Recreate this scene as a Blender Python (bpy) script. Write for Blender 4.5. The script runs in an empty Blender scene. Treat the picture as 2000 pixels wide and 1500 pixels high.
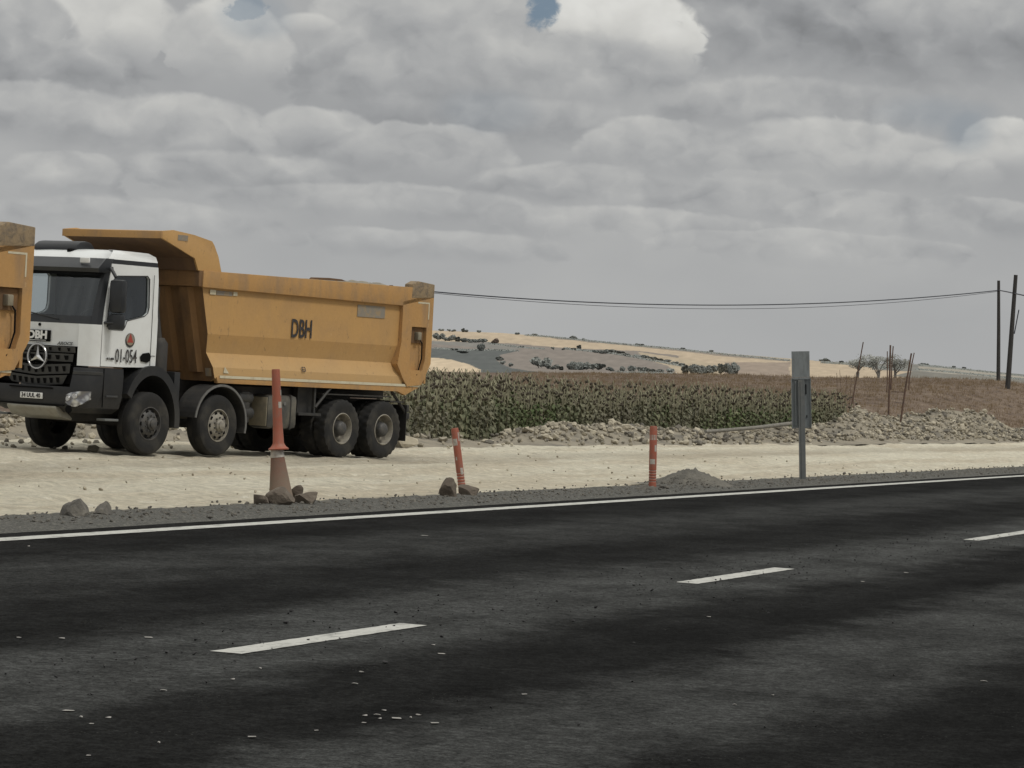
import bpy, bmesh, math, random
import numpy as np
from mathutils import Vector, Matrix, noise as mnoise
random.seed(7); rng = np.random.default_rng(7)
scene = bpy.context.scene
C = scene.collection
R = math.radians
sin, cos, pi = math.sin, math.cos, math.pi

# ------------------------------------------------------------------ camera
F, ROLL, PITCH, H = 6142.0, .053175, -.002946, 1.772      # focal length for a 2000 px wide frame
def cray(px, py):
    a, b = px-1000, py-750
    c, s = cos(ROLL), sin(ROLL)
    u = a*c+b*s; v = -a*s+b*c
    x, y, z = u/F, 1.0, -v/F
    c, s = cos(PITCH), sin(PITCH)
    return Vector((x, y*c-z*s, y*s+z*c))
def gnd(px, py, z=0.0):
    r = cray(px, py); return r*((z-H)/r.z)+Vector((0, 0, H))
def atY(px, py, Y):
    r = cray(px, py); return r*(Y/r.y)+Vector((0, 0, H))
cam_d = bpy.data.cameras.new('camera'); cam = bpy.data.objects.new('camera', cam_d); C.objects.link(cam)
cam_d.sensor_width = 36; cam_d.lens = F/2000*36; cam_d.clip_start = .5; cam_d.clip_end = 20000
Zp = Vector((0, -sin(PITCH), cos(PITCH))); fw = Vector((0, cos(PITCH), sin(PITCH))); X_ = Vector((1, 0, 0))
rt = X_*cos(ROLL)+Zp*sin(ROLL); up = -X_*sin(ROLL)+Zp*cos(ROLL)
mw = Matrix((( rt.x, up.x, -fw.x, 0), (rt.y, up.y, -fw.y, 0), (rt.z, up.z, -fw.z, H), (0, 0, 0, 1)))
cam.matrix_world = mw
scene.camera = cam
scene.view_settings.view_transform = 'Standard'; scene.view_settings.look = 'None'
scene.view_settings.exposure = 0; scene.view_settings.gamma = 1
scene.cycles.use_denoising = True
scene.cycles.max_bounces = 6; scene.cycles.transparent_max_bounces = 12

# ------------------------------------------------------------------ node helpers
class NT:
    def __init__(s, nt): s.t = nt; s.n = nt.nodes; s.l = nt.links
    def new(s, k, **kw):
        n = s.n.new(k)
        for a, b in kw.items(): setattr(n, a, b)
        return n
    def put(s, sock, v):
        if v is None: return
        if hasattr(v, 'is_output') or isinstance(v, bpy.types.NodeSocket): s.l.new(v, sock)
        else: sock.default_value = v
    def m(s, op, a, b=None, c=None, clamp=False):
        n = s.new('ShaderNodeMath', operation=op); n.use_clamp = clamp
        s.put(n.inputs[0], a)
        if b is not None: s.put(n.inputs[1], b)
        if c is not None: s.put(n.inputs[2], c)
        return n.outputs[0]
    def mix(s, fac, a, b, mode='MIX'):
        n = s.new('ShaderNodeMix', data_type='RGBA', blend_type=mode); n.clamp_factor = True
        s.put(n.inputs[0], fac)
        s.put(n.inputs[6], (*a, 1) if isinstance(a, (tuple, list)) and len(a) == 3 else a)
        s.put(n.inputs[7], (*b, 1) if isinstance(b, (tuple, list)) and len(b) == 3 else b)
        return n.outputs[2]
    def noise(s, vec, scale, detail=6, rough=.55, dist=0, lac=2.0):
        n = s.new('ShaderNodeTexNoise'); s.put(n.inputs['Vector'], vec)
        n.inputs['Scale'].default_value = scale; n.inputs['Detail'].default_value = detail
        n.inputs['Roughness'].default_value = rough; n.inputs['Distortion'].default_value = dist
        n.inputs['Lacunarity'].default_value = lac
        return n.outputs[0]
    def rng(s, v, a, b, c=0.0, d=1.0, smooth=True):
        n = s.new('ShaderNodeMapRange'); n.interpolation_type = 'SMOOTHSTEP' if smooth else 'LINEAR'
        s.put(n.inputs[0], v)
        for i, q in enumerate((a, b, c, d)): n.inputs[i+1].default_value = q
        return n.outputs[0]
    def scale(s, vec, sc, loc=(0, 0, 0)):
        n = s.new('ShaderNodeMapping'); s.put(n.inputs[0], vec); n.inputs[1].default_value = loc; n.inputs[3].default_value = sc
        return n.outputs[0]
    def bump(s, h, strength, dist):
        n = s.new('ShaderNodeBump'); n.inputs['Strength'].default_value = strength; n.inputs['Distance'].default_value = dist
        s.put(n.inputs['Height'], h); return n.outputs[0]

def newmat(name):
    m = bpy.data.materials.new(name); m.use_nodes = True
    k = NT(m.node_tree); b = m.node_tree.nodes['Principled BSDF']
    return m, k, b
def surf(name, col, dirt=None, amt=.5, sc=3.0, rough=.6, metal=0.0, spec=.5, bump=0.0, bsc=30, low=None, stretch=(1, 1, 1), coat=0, fine=.15, scuff=None):
    """paint / rubber / stone: colour with dirt in noise patches, fine speckle, optional dust that builds up low down"""
    m, k, b = newmat(name)
    o = k.new('ShaderNodeTexCoord').outputs['Object']
    v = k.scale(o, stretch)
    c = (*col, 1)
    if dirt:
        n1 = k.noise(v, sc, 8, .6, .4)
        c = k.mix(k.m('MULTIPLY', k.rng(n1, .40, .72), amt), col, dirt)
    n2 = k.noise(o, sc*9, 5, .7)
    c = k.mix(1.0, c, k.mix(n2, (1-fine,)*3, (1+fine,)*3), 'MULTIPLY')
    if low:
        z = k.new('ShaderNodeSeparateXYZ'); k.l.new(o, z.inputs[0])
        g = k.rng(k.m('ADD', z.outputs[2], k.m('MULTIPLY', n2, -.5)), low[1], low[2], low[3], 0)
        c = k.mix(g, c, low[0])
    if scuff:
        n3 = k.noise(k.scale(o, (1, 1.0, .7)), 7, 8, .75); n4 = k.noise(k.scale(o, (6, 3.0, .35)), 3, 5, .7)
        c = k.mix(k.m('MULTIPLY', k.rng(n3, .60, .68), .75), c, scuff); c = k.mix(k.m('MULTIPLY', k.rng(n4, .62, .74), .5), c, scuff)
        c = k.mix(k.m('MULTIPLY', k.rng(n3, .38, .30), .35), c, (.62, .45, .25))
    k.put(b.inputs['Base Color'], c)
    b.inputs['Roughness'].default_value = rough; b.inputs['Metallic'].default_value = metal
    b.inputs['Specular IOR Level'].default_value = spec
    b.inputs['Coat Weight'].default_value = coat
    if bump: k.put(b.inputs['Normal'], k.bump(k.noise(o, bsc, 6, .65), 1.0, bump))
    return m

DUST = (.42, .37, .28)
M = {}
M['yellow'] = surf('dump_bed_yellow_paint', (.465, .278, .108), (.37, .23, .11), .5, 1.9, .6, bump=.005, bsc=5, spec=.3, stretch=(1, 1, .8), fine=.10, low=((.47, .33, .17), 1.3, 2.0, .45), scuff=(.20, .13, .075))
M['yellow_dirty'] = surf('dusty_yellow_paint', (.43, .25, .10), (.28, .19, .115), .7, 2.6, .75, scuff=(.15, .10, .065), bump=.006, bsc=12, spec=.2, stretch=(1, 1.2, .5), fine=.12)
M['dark_brown'] = surf('brown_mottled_paint', (.23, .13, .058), (.12, .075, .045), .9, 1.8, .75, bump=.004, bsc=9, spec=.2, stretch=(1.6, 1, .4))  # darker brown than the side walls, with still darker patches
M['white'] = surf('white_cab_paint', (.70, .72, .72), (.58, .58, .56), .45, 2.2, .35, spec=.5, coat=.2, fine=.03)
M['pale'] = surf('pale_reflective_strip', (.55, .51, .38), (.38, .31, .2), .6, 6, .6)
M['black_plastic'] = surf('black_bumper_plastic', (.010, .011, .013), (.028, .027, .025), .45, 4, .55, fine=.2, low=((.06, .055, .048), .35, .95, .35))
M['grille_grey'] = surf('grey_grille_plastic', (.038, .040, .042), (.07, .066, .06), .5, 6, .5)
M['stain_and_shade'] = surf('brown_grime_and_shade', (.13, .082, .052), (.19, .115, .06), .7, 1.6, .85, spec=.15, stretch=(2, 1, .4))  # grimy brown of the rail caps, also painted shade under the canopy
M['visor'] = surf('black_visor_plastic', (.014, .016, .019), (.026, .027, .028), .5, 5, .4)
M['rubber'] = surf('dusty_tyre_rubber', (.022, .022, .022), (.07, .065, .055), .6, 3, .85, bump=.004, bsc=60, spec=.25)
M['chassis'] = surf('oily_chassis_steel', (.022, .021, .02), (.06, .052, .042), .6, 3, .7, bump=.004, bsc=20)
M['fender'] = surf('grey_fender_plastic', (.022, .022, .022), (.06, .056, .048), .5, 5, .65)
M['steel_edge'] = surf('worn_steel_edge', (.17, .17, .165), (.12, .11, .1), .6, 9, .45, metal=.3)
M['rim_dark'] = surf('dark_wheel_rim', (.05, .05, .05), (.11, .1, .085), .7, 8, .6)
M['rim_pale'] = surf('dusty_pale_wheel_rim', (.27, .25, .205), (.12, .11, .1), .8, 9, .6)
M['hole'] = surf('shadow_black', (.006, .006, .006), rough=.9, spec=.1)
M['tank'] = surf('dusty_tank_metal', (.055, .055, .052), (.17, .155, .12), .8, 2.5, .5, metal=.2)
M['tank_end'] = surf('sandy_tank_end', (.24, .21, .15), (.12, .11, .09), .7, 4, .6)
M['chrome'] = surf('emblem_chrome', (.62, .62, .62), rough=.25, metal=.9)
M['alu'] = surf('skid_plate_aluminium', (.30, .29, .25), (.2, .18, .14), .6, 5, .45, metal=.3)
M['letter_black'] = surf('lettering_black', (.02, .02, .025), (.10, .08, .06), .6, 14, .6)
M['letter_white'] = surf('lettering_white', (.72, .72, .70), rough=.5)
M['letter_faded'] = surf('lettering_faded', (.36, .20, .07), (.44, .25, .08), .9, 10, .7)
M['red_mark'] = surf('logo_red', (.33, .05, .035), rough=.5)
M['grey_patch'] = surf('grey_sticker', (.22, .20, .17), (.34, .24, .12), .8, 7, .7)
M['seat'] = surf('dark_seat_cloth', (.03, .032, .036), rough=.9)
M['orange'] = surf('faded_red_orange_plastic', (.31, .088, .050), (.24, .125, .09), .7, 12, .6, bump=.002, bsc=60, fine=.15)
M['cone_dirty'] = surf('dirty_red_brown_rubber', (.18, .072, .05), (.12, .095, .07), .9, 7, .8, bump=.002, bsc=60, low=((.17, .14, .10), -.1, .55, .75))
M['reflect'] = surf('torn_white_reflector', (.44, .41, .36), (.25, .2, .16), .7, 25, .5)
M['galv'] = surf('weathered_galvanised_steel', (.215, .235, .24), (.15, .16, .16), .8, 6, .5, metal=.25, bump=.001, bsc=40, stretch=(3, 3, .6))
M['galv_dark'] = surf('dark_galvanised_post', (.13, .14, .14), (.18, .18, .17), .7, 8, .6, metal=.2)
M['rock_brown'] = surf('brown_grey_rock', (.10, .08, .062), (.19, .165, .13), .8, 6, .9, bump=.02, bsc=18)
M['rock_grey'] = surf('dull_grey_rock', (.10, .094, .083), (.19, .175, .145), .8, 7, .9, bump=.02, bsc=18)
M['rock_pale'] = surf('pale_limestone', (.42, .38, .295), (.28, .25, .19), .8, 1.6, .95, bump=.03, bsc=7)
M['rock_mid'] = surf('greyish_limestone', (.30, .27, .21), (.16, .15, .125), .9, 1.4, .95, bump=.03, bsc=7)
M['rock_dark'] = surf('dark_clod', (.17, .155, .13), (.085, .08, .07), .9, 1.5, .95, bump=.03, bsc=7)
M['grit'] = surf('dark_grit', (.018, .018, .018), rough=.8)
M['chip'] = surf('pale_stone_chip', (.30, .29, .27), (.25, .24, .22), .8, 20, .8)
M['soil'] = surf('grey_brown_soil', (.10, .095, .083), (.165, .155, .13), .8, 4, .95, bump=.03, bsc=14)
M['wood_pole'] = surf('dark_weathered_wood', (.035, .034, .033), (.07, .066, .06), .7, 3, .85, stretch=(6, 6, .5))
M['stake'] = surf('rusty_stake', (.12, .072, .052), (.06, .045, .038), .8, 5, .85)
M['wire'] = surf('black_cable', (.03, .035, .05), rough=.6)
M['log'] = surf('bleached_grey_log', (.20, .19, .165), (.09, .085, .075), .8, 3, .9, stretch=(1, 1, 6))
M['bark'] = surf('hazy_bark', (.26, .25, .23), rough=.9)

def glass():
    m, k, b = newmat('cab_window_glass')
    out = m.node_tree.nodes['Material Output']
    tr = k.new('ShaderNodeBsdfTransparent'); tr.inputs[0].default_value = (.84, .89, .90, 1)
    gl = k.new('ShaderNodeBsdfGlossy'); gl.inputs['Roughness'].default_value = .04; gl.inputs[0].default_value = (.8, .85, .9, 1)
    f = k.new('ShaderNodeLayerWeight'); f.inputs[0].default_value = .5
    d = k.new('ShaderNodeBsdfDiffuse'); d.inputs[0].default_value = (.05, .055, .055, 1)
    mx = k.new('ShaderNodeMixShader'); k.put(mx.inputs[0], k.m('ADD', k.m('MULTIPLY', k.m('POWER', f.outputs[1], 4), .6), .10, clamp=True)); k.l.new(tr.outputs[0], mx.inputs[1]); k.l.new(gl.outputs[0], mx.inputs[2])
    m2 = k.new('ShaderNodeMixShader'); m2.inputs[0].default_value = .10; k.l.new(mx.outputs[0], m2.inputs[1]); k.l.new(d.outputs[0], m2.inputs[2])
    k.l.new(m2.outputs[0], out.inputs[0]); return m
M['glass'] = glass()
def lampglass():
    m, k, b = newmat('headlight_lens'); o = k.new('ShaderNodeTexCoord').outputs['Object']
    v = k.new('ShaderNodeTexVoronoi'); v.inputs['Scale'].default_value = 9; k.l.new(o, v.inputs['Vector'])
    k.put(b.inputs['Base Color'], k.mix(k.rng(v.outputs[0], .1, .6), (.62, .63, .63), (.20, .20, .21)))
    b.inputs['Metallic'].default_value = .6; b.inputs['Roughness'].default_value = .18; b.inputs['Coat Weight'].default_value = 1
    return m
M['lamp'] = lampglass()

def leafmat(name, c1, c2, c3, sc=.35):
    m, k, b = newmat(name)
    p = k.new('ShaderNodeNewGeometry').outputs['Position']
    oi = k.new('ShaderNodeObjectInfo').outputs['Random']
    n = k.noise(p, sc, 3, .5); n2 = k.noise(p, sc*14, 3, .6)
    c = k.mix(k.rng(n, .38, .62), c1, c2)
    c = k.mix(k.rng(n2, .45, .75), c, c3)
    c = k.mix(1, c, k.mix(oi, (.8,)*3, (1.2,)*3), 'MULTIPLY')
    k.put(b.inputs['Base Color'], c); b.inputs['Roughness'].default_value = .75; b.inputs['Specular IOR Level'].default_value = .25
    return m
M['leaf'] = leafmat('sunflower_leaf', (.070, .098, .036), (.125, .118, .085), (.20, .195, .125), .16)
M['leaf_far'] = leafmat('sunflower_leaf_far', (.095, .10, .062), (.125, .115, .08), (.165, .15, .105), .08)
M['stem'] = surf('dry_sunflower_stem', (.27, .26, .17), (.18, .165, .11), .8, 3, .85)
M['head'] = surf('dark_seed_head', (.06, .05, .036), (.12, .10, .065), .7, 6, .95)
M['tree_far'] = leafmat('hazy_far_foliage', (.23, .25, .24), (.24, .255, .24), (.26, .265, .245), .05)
M['tree_far_brown'] = leafmat('brown_far_foliage', (.24, .18, .14), (.22, .17, .14), (.26, .21, .17), .05)
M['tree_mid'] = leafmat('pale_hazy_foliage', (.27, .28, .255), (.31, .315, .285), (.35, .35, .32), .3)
M['dry'] = leafmat('dry_weed', (.25, .18, .105), (.19, .14, .09), (.30, .23, .15), .4)

# ------------------------------------------------------------------ mesh helpers
def tag(o, label=None, cat=None, group=None, kind=None):
    if label: o['label'] = label
    if cat: o['category'] = cat
    if group: o['group'] = group
    if kind: o['kind'] = kind
    return o
def empty(name, loc=(0, 0, 0), rz=0.0):
    o = bpy.data.objects.new(name, None); C.objects.link(o); o.location = loc; o.rotation_euler = (0, 0, rz); o.empty_display_size = .2
    return o
class MB:
    def __init__(s): s.b = bmesh.new()
    def face(s, pts):
        vs = [s.b.verts.new(p) for p in pts]; return s.b.faces.new(vs)
    def box(s, x0, x1, y0, y1, z0, z1, bev=0.0):
        g = bmesh.ops.create_cube(s.b, size=1)['verts']
        for v in g: v.co = Vector(((x0+x1)/2+v.co.x*(x1-x0), (y0+y1)/2+v.co.y*(y1-y0), (z0+z1)/2+v.co.z*(z1-z0)))
        if bev: s.bev(g, bev)
        return s
    def bev(s, vs, w, seg=2):
        ed = {e for v in vs for e in v.link_edges}
        bmesh.ops.bevel(s.b, geom=list(ed), offset=w, segments=seg, profile=.6, affect='EDGES', clamp_overlap=True)
    def prism_x(s, yz, x0, x1, bev=0.0):
        a = [s.b.verts.new((x0, y, z)) for y, z in yz]; b = [s.b.verts.new((x1, y, z)) for y, z in yz]; n = len(yz)
        s.b.faces.new(a[::-1]); s.b.faces.new(b)
        for i in range(n): s.b.faces.new((a[i], a[(i+1) % n], b[(i+1) % n], b[i]))
        if bev: s.bev(a+b, bev)
        return s
    def prism_y(s, xz, y0, y1, bev=0.0):
        a = [s.b.verts.new((x, y0, z)) for x, z in xz]; b = [s.b.verts.new((x, y1, z)) for x, z in xz]; n = len(xz)
        s.b.faces.new(a); s.b.faces.new(b[::-1])
        for i in range(n): s.b.faces.new((a[i], b[i], b[(i+1) % n], a[(i+1) % n]))
        if bev: s.bev(a+b, bev)
        return s
    def lathe(s, prof, axis='x', seg=40, o=(0, 0, 0), closed=False, fn=None, cap0=True):
        """prof: list of (offset along axis, radius)"""
        o = Vector(o); rings = []
        for j, (t, r) in enumerate(prof):
            ring = []
            for i in range(seg):
                a = 2*pi*i/seg
                tt, rr = (t, r) if fn is None else fn(i, j, t, r)
                p = (tt, rr*cos(a), rr*sin(a)) if axis == 'x' else ((rr*cos(a), tt, rr*sin(a)) if axis == 'y' else (rr*cos(a), rr*sin(a), tt))
                ring.append(s.b.verts.new(o+Vector(p)))
            rings.append(ring)
        k = len(rings) if closed else len(rings)-1
        for j in range(k):
            A, B = rings[j], rings[(j+1) % len(rings)]
            for i in range(seg): s.b.faces.new((A[i], A[(i+1) % seg], B[(i+1) % seg], B[i]))
        if not closed:
            if cap0 and prof[0][1] > 1e-4: s.b.faces.new(rings[0][::-1])
            if prof[-1][1] > 1e-4: s.b.faces.new(rings[-1])
        return s
    def tube(s, pts, r, seg=8, r1=None, cap=True):
        pts = [Vector(p) for p in pts]; rings = []
        for i, p in enumerate(pts):
            d = (pts[min(i+1, len(pts)-1)]-pts[max(i-1, 0)]).normalized()
            u = d.orthogonal().normalized() if abs(d.z) > .9 else d.cross(Vector((0, 0, 1))).normalized()
            w = d.cross(u); rr = r if r1 is None else r+(r1-r)*i/(len(pts)-1)
            rings.append([s.b.verts.new(p+(u*cos(2*pi*k/seg)+w*sin(2*pi*k/seg))*rr) for k in range(seg)])
        for A, B in zip(rings, rings[1:]):
            for k in range(seg): s.b.faces.new((A[k], A[(k+1) % seg], B[(k+1) % seg], B[k]))
        if cap: s.b.faces.new(rings[0][::-1]); s.b.faces.new(rings[-1])
        return s
    def build(s, name, mat, parent=None, smooth=None, loc=None):
        bmesh.ops.recalc_face_normals(s.b, faces=s.b.faces[:])
        me = bpy.data.meshes.new(name); s.b.to_mesh(me); s.b.free()
        me.materials.append(mat)
        if smooth:
            me.polygons.foreach_set('use_smooth', [True]*len(me.polygons)); me.set_sharp_from_angle(angle=R(smooth))
        o = bpy.data.objects.new(name, me); C.objects.link(o)
        if parent: o.parent = parent
        if loc: o.location = loc
        return o
def np_mesh(name, V, Fc, mat, parent=None, smooth=False, cols=None):
    me = bpy.data.meshes.new(name); me.from_pydata(V.tolist() if hasattr(V, 'tolist') else V, [], Fc.tolist() if hasattr(Fc, 'tolist') else Fc)
    for m in (mat if isinstance(mat, list) else [mat]): me.materials.append(m)
    if smooth: me.polygons.foreach_set('use_smooth', [True]*len(me.polygons))
    if cols is not None:
        a = me.color_attributes.new('tint', 'FLOAT_COLOR', 'POINT'); a.data.foreach_set('color', np.asarray(cols, dtype=np.float32).ravel())
    me.update(); o = bpy.data.objects.new(name, me); C.objects.link(o)
    if parent: o.parent = parent
    return o
def text(s, size, mat, parent, name='lettering', loc=(0, 0, 0), rot=(0, 0, 0), sx=1.0, bold=0.0, shear=0.0, label=None):
    cu = bpy.data.curves.new('t', 'FONT'); cu.body = s; cu.size = size; cu.align_x = 'CENTER'; cu.align_y = 'CENTER'; cu.extrude = .002; cu.offset = bold; cu.shear = shear
    cu.resolution_u = 3
    to = bpy.data.objects.new('t', cu); C.objects.link(to)
    dg = bpy.context.evaluated_depsgraph_get(); me = bpy.data.meshes.new_from_object(to.evaluated_get(dg))
    bpy.data.objects.remove(to); bpy.data.curves.remove(cu)
    me.name = name; me.materials.clear(); me.materials.append(mat); me.transform(Matrix.Diagonal((sx, 1, 1, 1)))
    o = bpy.data.objects.new(name, me); C.objects.link(o); o.parent = parent; o.location = loc; o.rotation_euler = rot
    if label: o['label'] = label
    return o
def copy_tree(o, parent=None):
    c = o.copy(); C.objects.link(c); c.parent = parent
    for ch in list(o.children): copy_tree(ch, c)
    return c

# ------------------------------------------------------------------ world frame of the road
RA = R(20.1); rd = Vector((sin(RA), cos(RA), 0)); rn = Vector((cos(RA), -sin(RA), 0))
def rp(off, s, z=0.0): return rn*off+rd*s+Vector((0, 0, z))
def to_road(x, y): return x*rn.x+y*rn.y, x*rd.x+y*rd.y

def interp(x, pts):
    xs = [p[0] for p in pts]; ys = [p[1] for p in pts]
    return float(np.interp(x, xs, ys))
def horiz(x): return 731.9+.05322*(x-1000)
CREST = [(-4000, 560), (-500, 655), (600, 722), (850, 725), (1000, 727), (1300, 729), (1405, 730), (1615, 737), (1825, 738.5), (1950, 743), (2010, 749), (2300, 768), (3500, 850), (6000, 985)]
SKY = [(-4000, 420), (-500, 600), (300, 628), (700, 640), (845, 645.5), (972, 650), (1082, 658.5), (1200, 671), (1300, 679.5), (1422, 691), (1527, 699), (1597, 705), (1650, 709), (1790, 711.5), (1877, 720), (2000, 731.5), (2300, 755), (3500, 830), (6000, 975)]
def fbm(x, y, sc, oc=4):
    v = 0; a = .5
    for i in range(oc):
        v += a*mnoise.noise(Vector((x*sc, y*sc, i*7.3))); sc *= 2.03; a *= .5
    return v
def sstep(a, b, x):
    t = min(1, max(0, (x-a)/(b-a))); return t*t*(3-2*t)
D1 = 255.0
def ground_z(X, Y):
    if Y < 60: return 0.0
    px = 1000+F*X/Y; off, s = to_road(X, Y)
    zc = H+(horiz(px)-interp(px, CREST))/F*D1
    m = sstep(-29, -46, off)
    if Y <= D1: z = zc*sstep(95, D1+35, Y)/sstep(95, D1+35, D1)*m
    else: z = zc*m-(Y-D1)*.03
    return z
AZ = sorted(set([round(v, 4) for v in np.linspace(-.22, .22, 250)]+[round(v, 3) for v in np.linspace(-1.4, 1.4, 57)]))
# ---- ground sheet
Ys = [3, 8, 15, 25, 40, 60, 75]+list(np.linspace(85, 262, 50))+[280, 320, 400, 520, 700]
V, Fc = [], []
for Y in Ys:
    for a in AZ:
        x = a*Y; z = ground_z(x, Y)-.03-.3*sstep(-37, -34, to_road(x, Y)[0])
        if Y > 90: z += fbm(x, Y, .11, 3)*.18*sstep(90, 150, Y)*sstep(-29, -40, to_road(x, Y)[0])
        V.append((x, Y, z))
n = len(AZ)
for j in range(len(Ys)-1):
    for i in range(n-1): Fc.append((j*n+i, j*n+i+1, (j+1)*n+i+1, (j+1)*n+i))
def brown_mat():
    m, k, b = newmat('dry_brown_field')
    p = k.new('ShaderNodeNewGeometry').outputs['Position']
    n1 = k.noise(k.scale(p, (.05, .02, .05)), 1, 6, .6, .3); n2 = k.noise(k.scale(p, (1, .35, 1)), 1.3, 6, .7)
    c = k.mix(k.rng(n1, .35, .65), (.135, .100, .078), (.19, .145, .11))
    c = k.mix(k.rng(n2, .48, .75), c, (.24, .19, .145)); c = k.mix(k.rng(n2, .5, .28), c, (.075, .058, .048))
    k.put(b.inputs['Base Color'], c); b.inputs['Roughness'].default_value = .95; b.inputs['Specular IOR Level'].default_value = .1
    k.put(b.inputs['Normal'], k.bump(k.noise(p, 1.5, 6, .7), 1, .25))
    return m
M['brown'] = brown_mat()
g = np_mesh('ground', np.array(V), np.array(Fc), M['brown'], smooth=True); tag(g, kind='structure')

# ---- far hills, rows from behind the field crest up to the skyline
NR = 110
POLY = [  # photograph-shaped fields on the hillside: (outline in pixels of the far slope, colour)
 ([(700, 640), (2100, 640), (2100, 760), (700, 760)], (.50, .405, .29)),                                  # golden stubble base
 ([(700, 668), (845, 671), (930, 668), (1010, 672), (1105, 680), (1160, 682), (1240, 685), (1320, 694), (1330, 720), (1300, 735), (700, 735)], (.225, .195, .17)),   # grey brown ploughed
 ([(700, 683), (845, 680), (960, 684), (1010, 685), (975, 693), (968, 702), (978, 712), (1000, 720), (1050, 726), (1050, 760), (700, 760)], (.098, .105, .10)),      # dark field
 ([(700, 664), (845, 666), (890, 668), (950, 668), (1020, 678), (1000, 684), (845, 672), (700, 676)], (.215, .205, .185)),
 ([(700, 694), (845, 699), (880, 702), (915, 712), (937, 722), (937, 760), (700, 760)], (.62, .50, .35)),       # pale wedge
 ([(1240, 687), (1330, 700), (1420, 716), (1400, 735), (1320, 726), (1300, 714), (1255, 700)], (.46, .38, .27)),
 ([(1415, 708), (1540, 707), (1540, 745), (1410, 745)], (.30, .24, .19)),
 ([(1000, 642), (1082, 657), (1300, 680), (1422, 694), (1540, 703), (1540, 706), (1422, 697), (1300, 683), (1082, 662)], (.26, .22, .18)),
 ([(1300, 676), (1422, 688), (1540, 699), (1540, 701.5), (1422, 693), (1300, 680.5)], (.36, .32, .26)),
 ([(1590, 704), (1700, 716), (1700, 722), (1800, 727), (1960, 738), (2100, 745), (2100, 700), (1590, 690)], (.20, .195, .175)),
 ([(1790, 715), (1877, 722), (1960, 731), (2100, 742), (2100, 748), (1900, 735), (1790, 724)], (.33, .305, .255)),
 ([(1780, 726), (1850, 730), (2100, 748), (2100, 770), (1822, 745), (1740, 733)], (.19, .18, .155)),
]
def inpoly(x, y, P):
    r = False; j = len(P)-1
    for i in range(len(P)):
        if (P[i][1] > y) != (P[j][1] > y) and x < (P[j][0]-P[i][0])*(y-P[i][1])/(P[j][1]-P[i][1])+P[i][0]: r = not r
        j = i
    return r
def hillD(t): return 650+1900*t**1.25
AZ2 = sorted(set([round(v, 5) for v in np.linspace(-.03, .175, 420)]+[round(v, 3) for v in np.linspace(-1.4, 1.4, 57)]))
V, Fc, Cc = [], [], []
for a in AZ2:
    px = 1000+F*a; y0 = interp(px, CREST)+12; y1 = interp(px, SKY)
    for j in range(NR+4):
        if j < NR:
            t = j/(NR-1); D = hillD(t); py = y0+(y1-y0)*t
            z = H+(horiz(px)-py)/F*D
        else: D = hillD(1)+(j-NR+1)*350; z = H+(horiz(px)-y1)/F*hillD(1)-10*(j-NR+1)**2; py = y1
        V.append((a*D, D, z)); col = (.49, .395, .285)
        wx, wy = fbm(px, py*3, .03, 3)*6, fbm(px+500, py*3, .03, 3)*2.0
        for P, cc in POLY:
            if inpoly(px+wx, py+wy, P): col = cc
        row = .94+.06*math.sin(px*.9+py*2.5) if col[0] > .4 else 1
        nz = (1+fbm(px, py*4, .06, 4)*.28)*row
        Cc.append((col[0]*nz, col[1]*nz, col[2]*nz, 1))
n = NR+4
for i in range(len(AZ2)-1):
    for j in range(n-1): Fc.append((i*n+j, (i+1)*n+j, (i+1)*n+j+1, i*n+j+1))
m, k, b = newmat('hillside_fields')
at = k.new('ShaderNodeVertexColor'); at.layer_name = 'tint'
p = k.new('ShaderNodeNewGeometry').outputs['Position']
nz = k.noise(k.scale(p, (.02, .004, .02)), 1, 5, .6)
c_ = k.mix(1, at.outputs[0], k.mix(nz, (.86,)*3, (1.1,)*3), 'MULTIPLY')
k.put(b.inputs['Base Color'], k.mix(.12, c_, (.33, .35, .37))); b.inputs['Roughness'].default_value = 1; b.inputs['Specular IOR Level'].default_value = 0  # distance haze mixed into the field colours as blue-grey
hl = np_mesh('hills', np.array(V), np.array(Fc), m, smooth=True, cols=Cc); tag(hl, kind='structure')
def hill_pt(px, py):
    """point of the hillside that the photograph shows at (px, py)"""
    y0 = interp(px, CREST)+12; y1 = interp(px, SKY); t = min(1, max(0, (y0-py)/(y0-y1))); D = hillD(t)
    a = (px-1000)/F; return Vector((a*D, D, H+(horiz(px)-py)/F*D)), D

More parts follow.
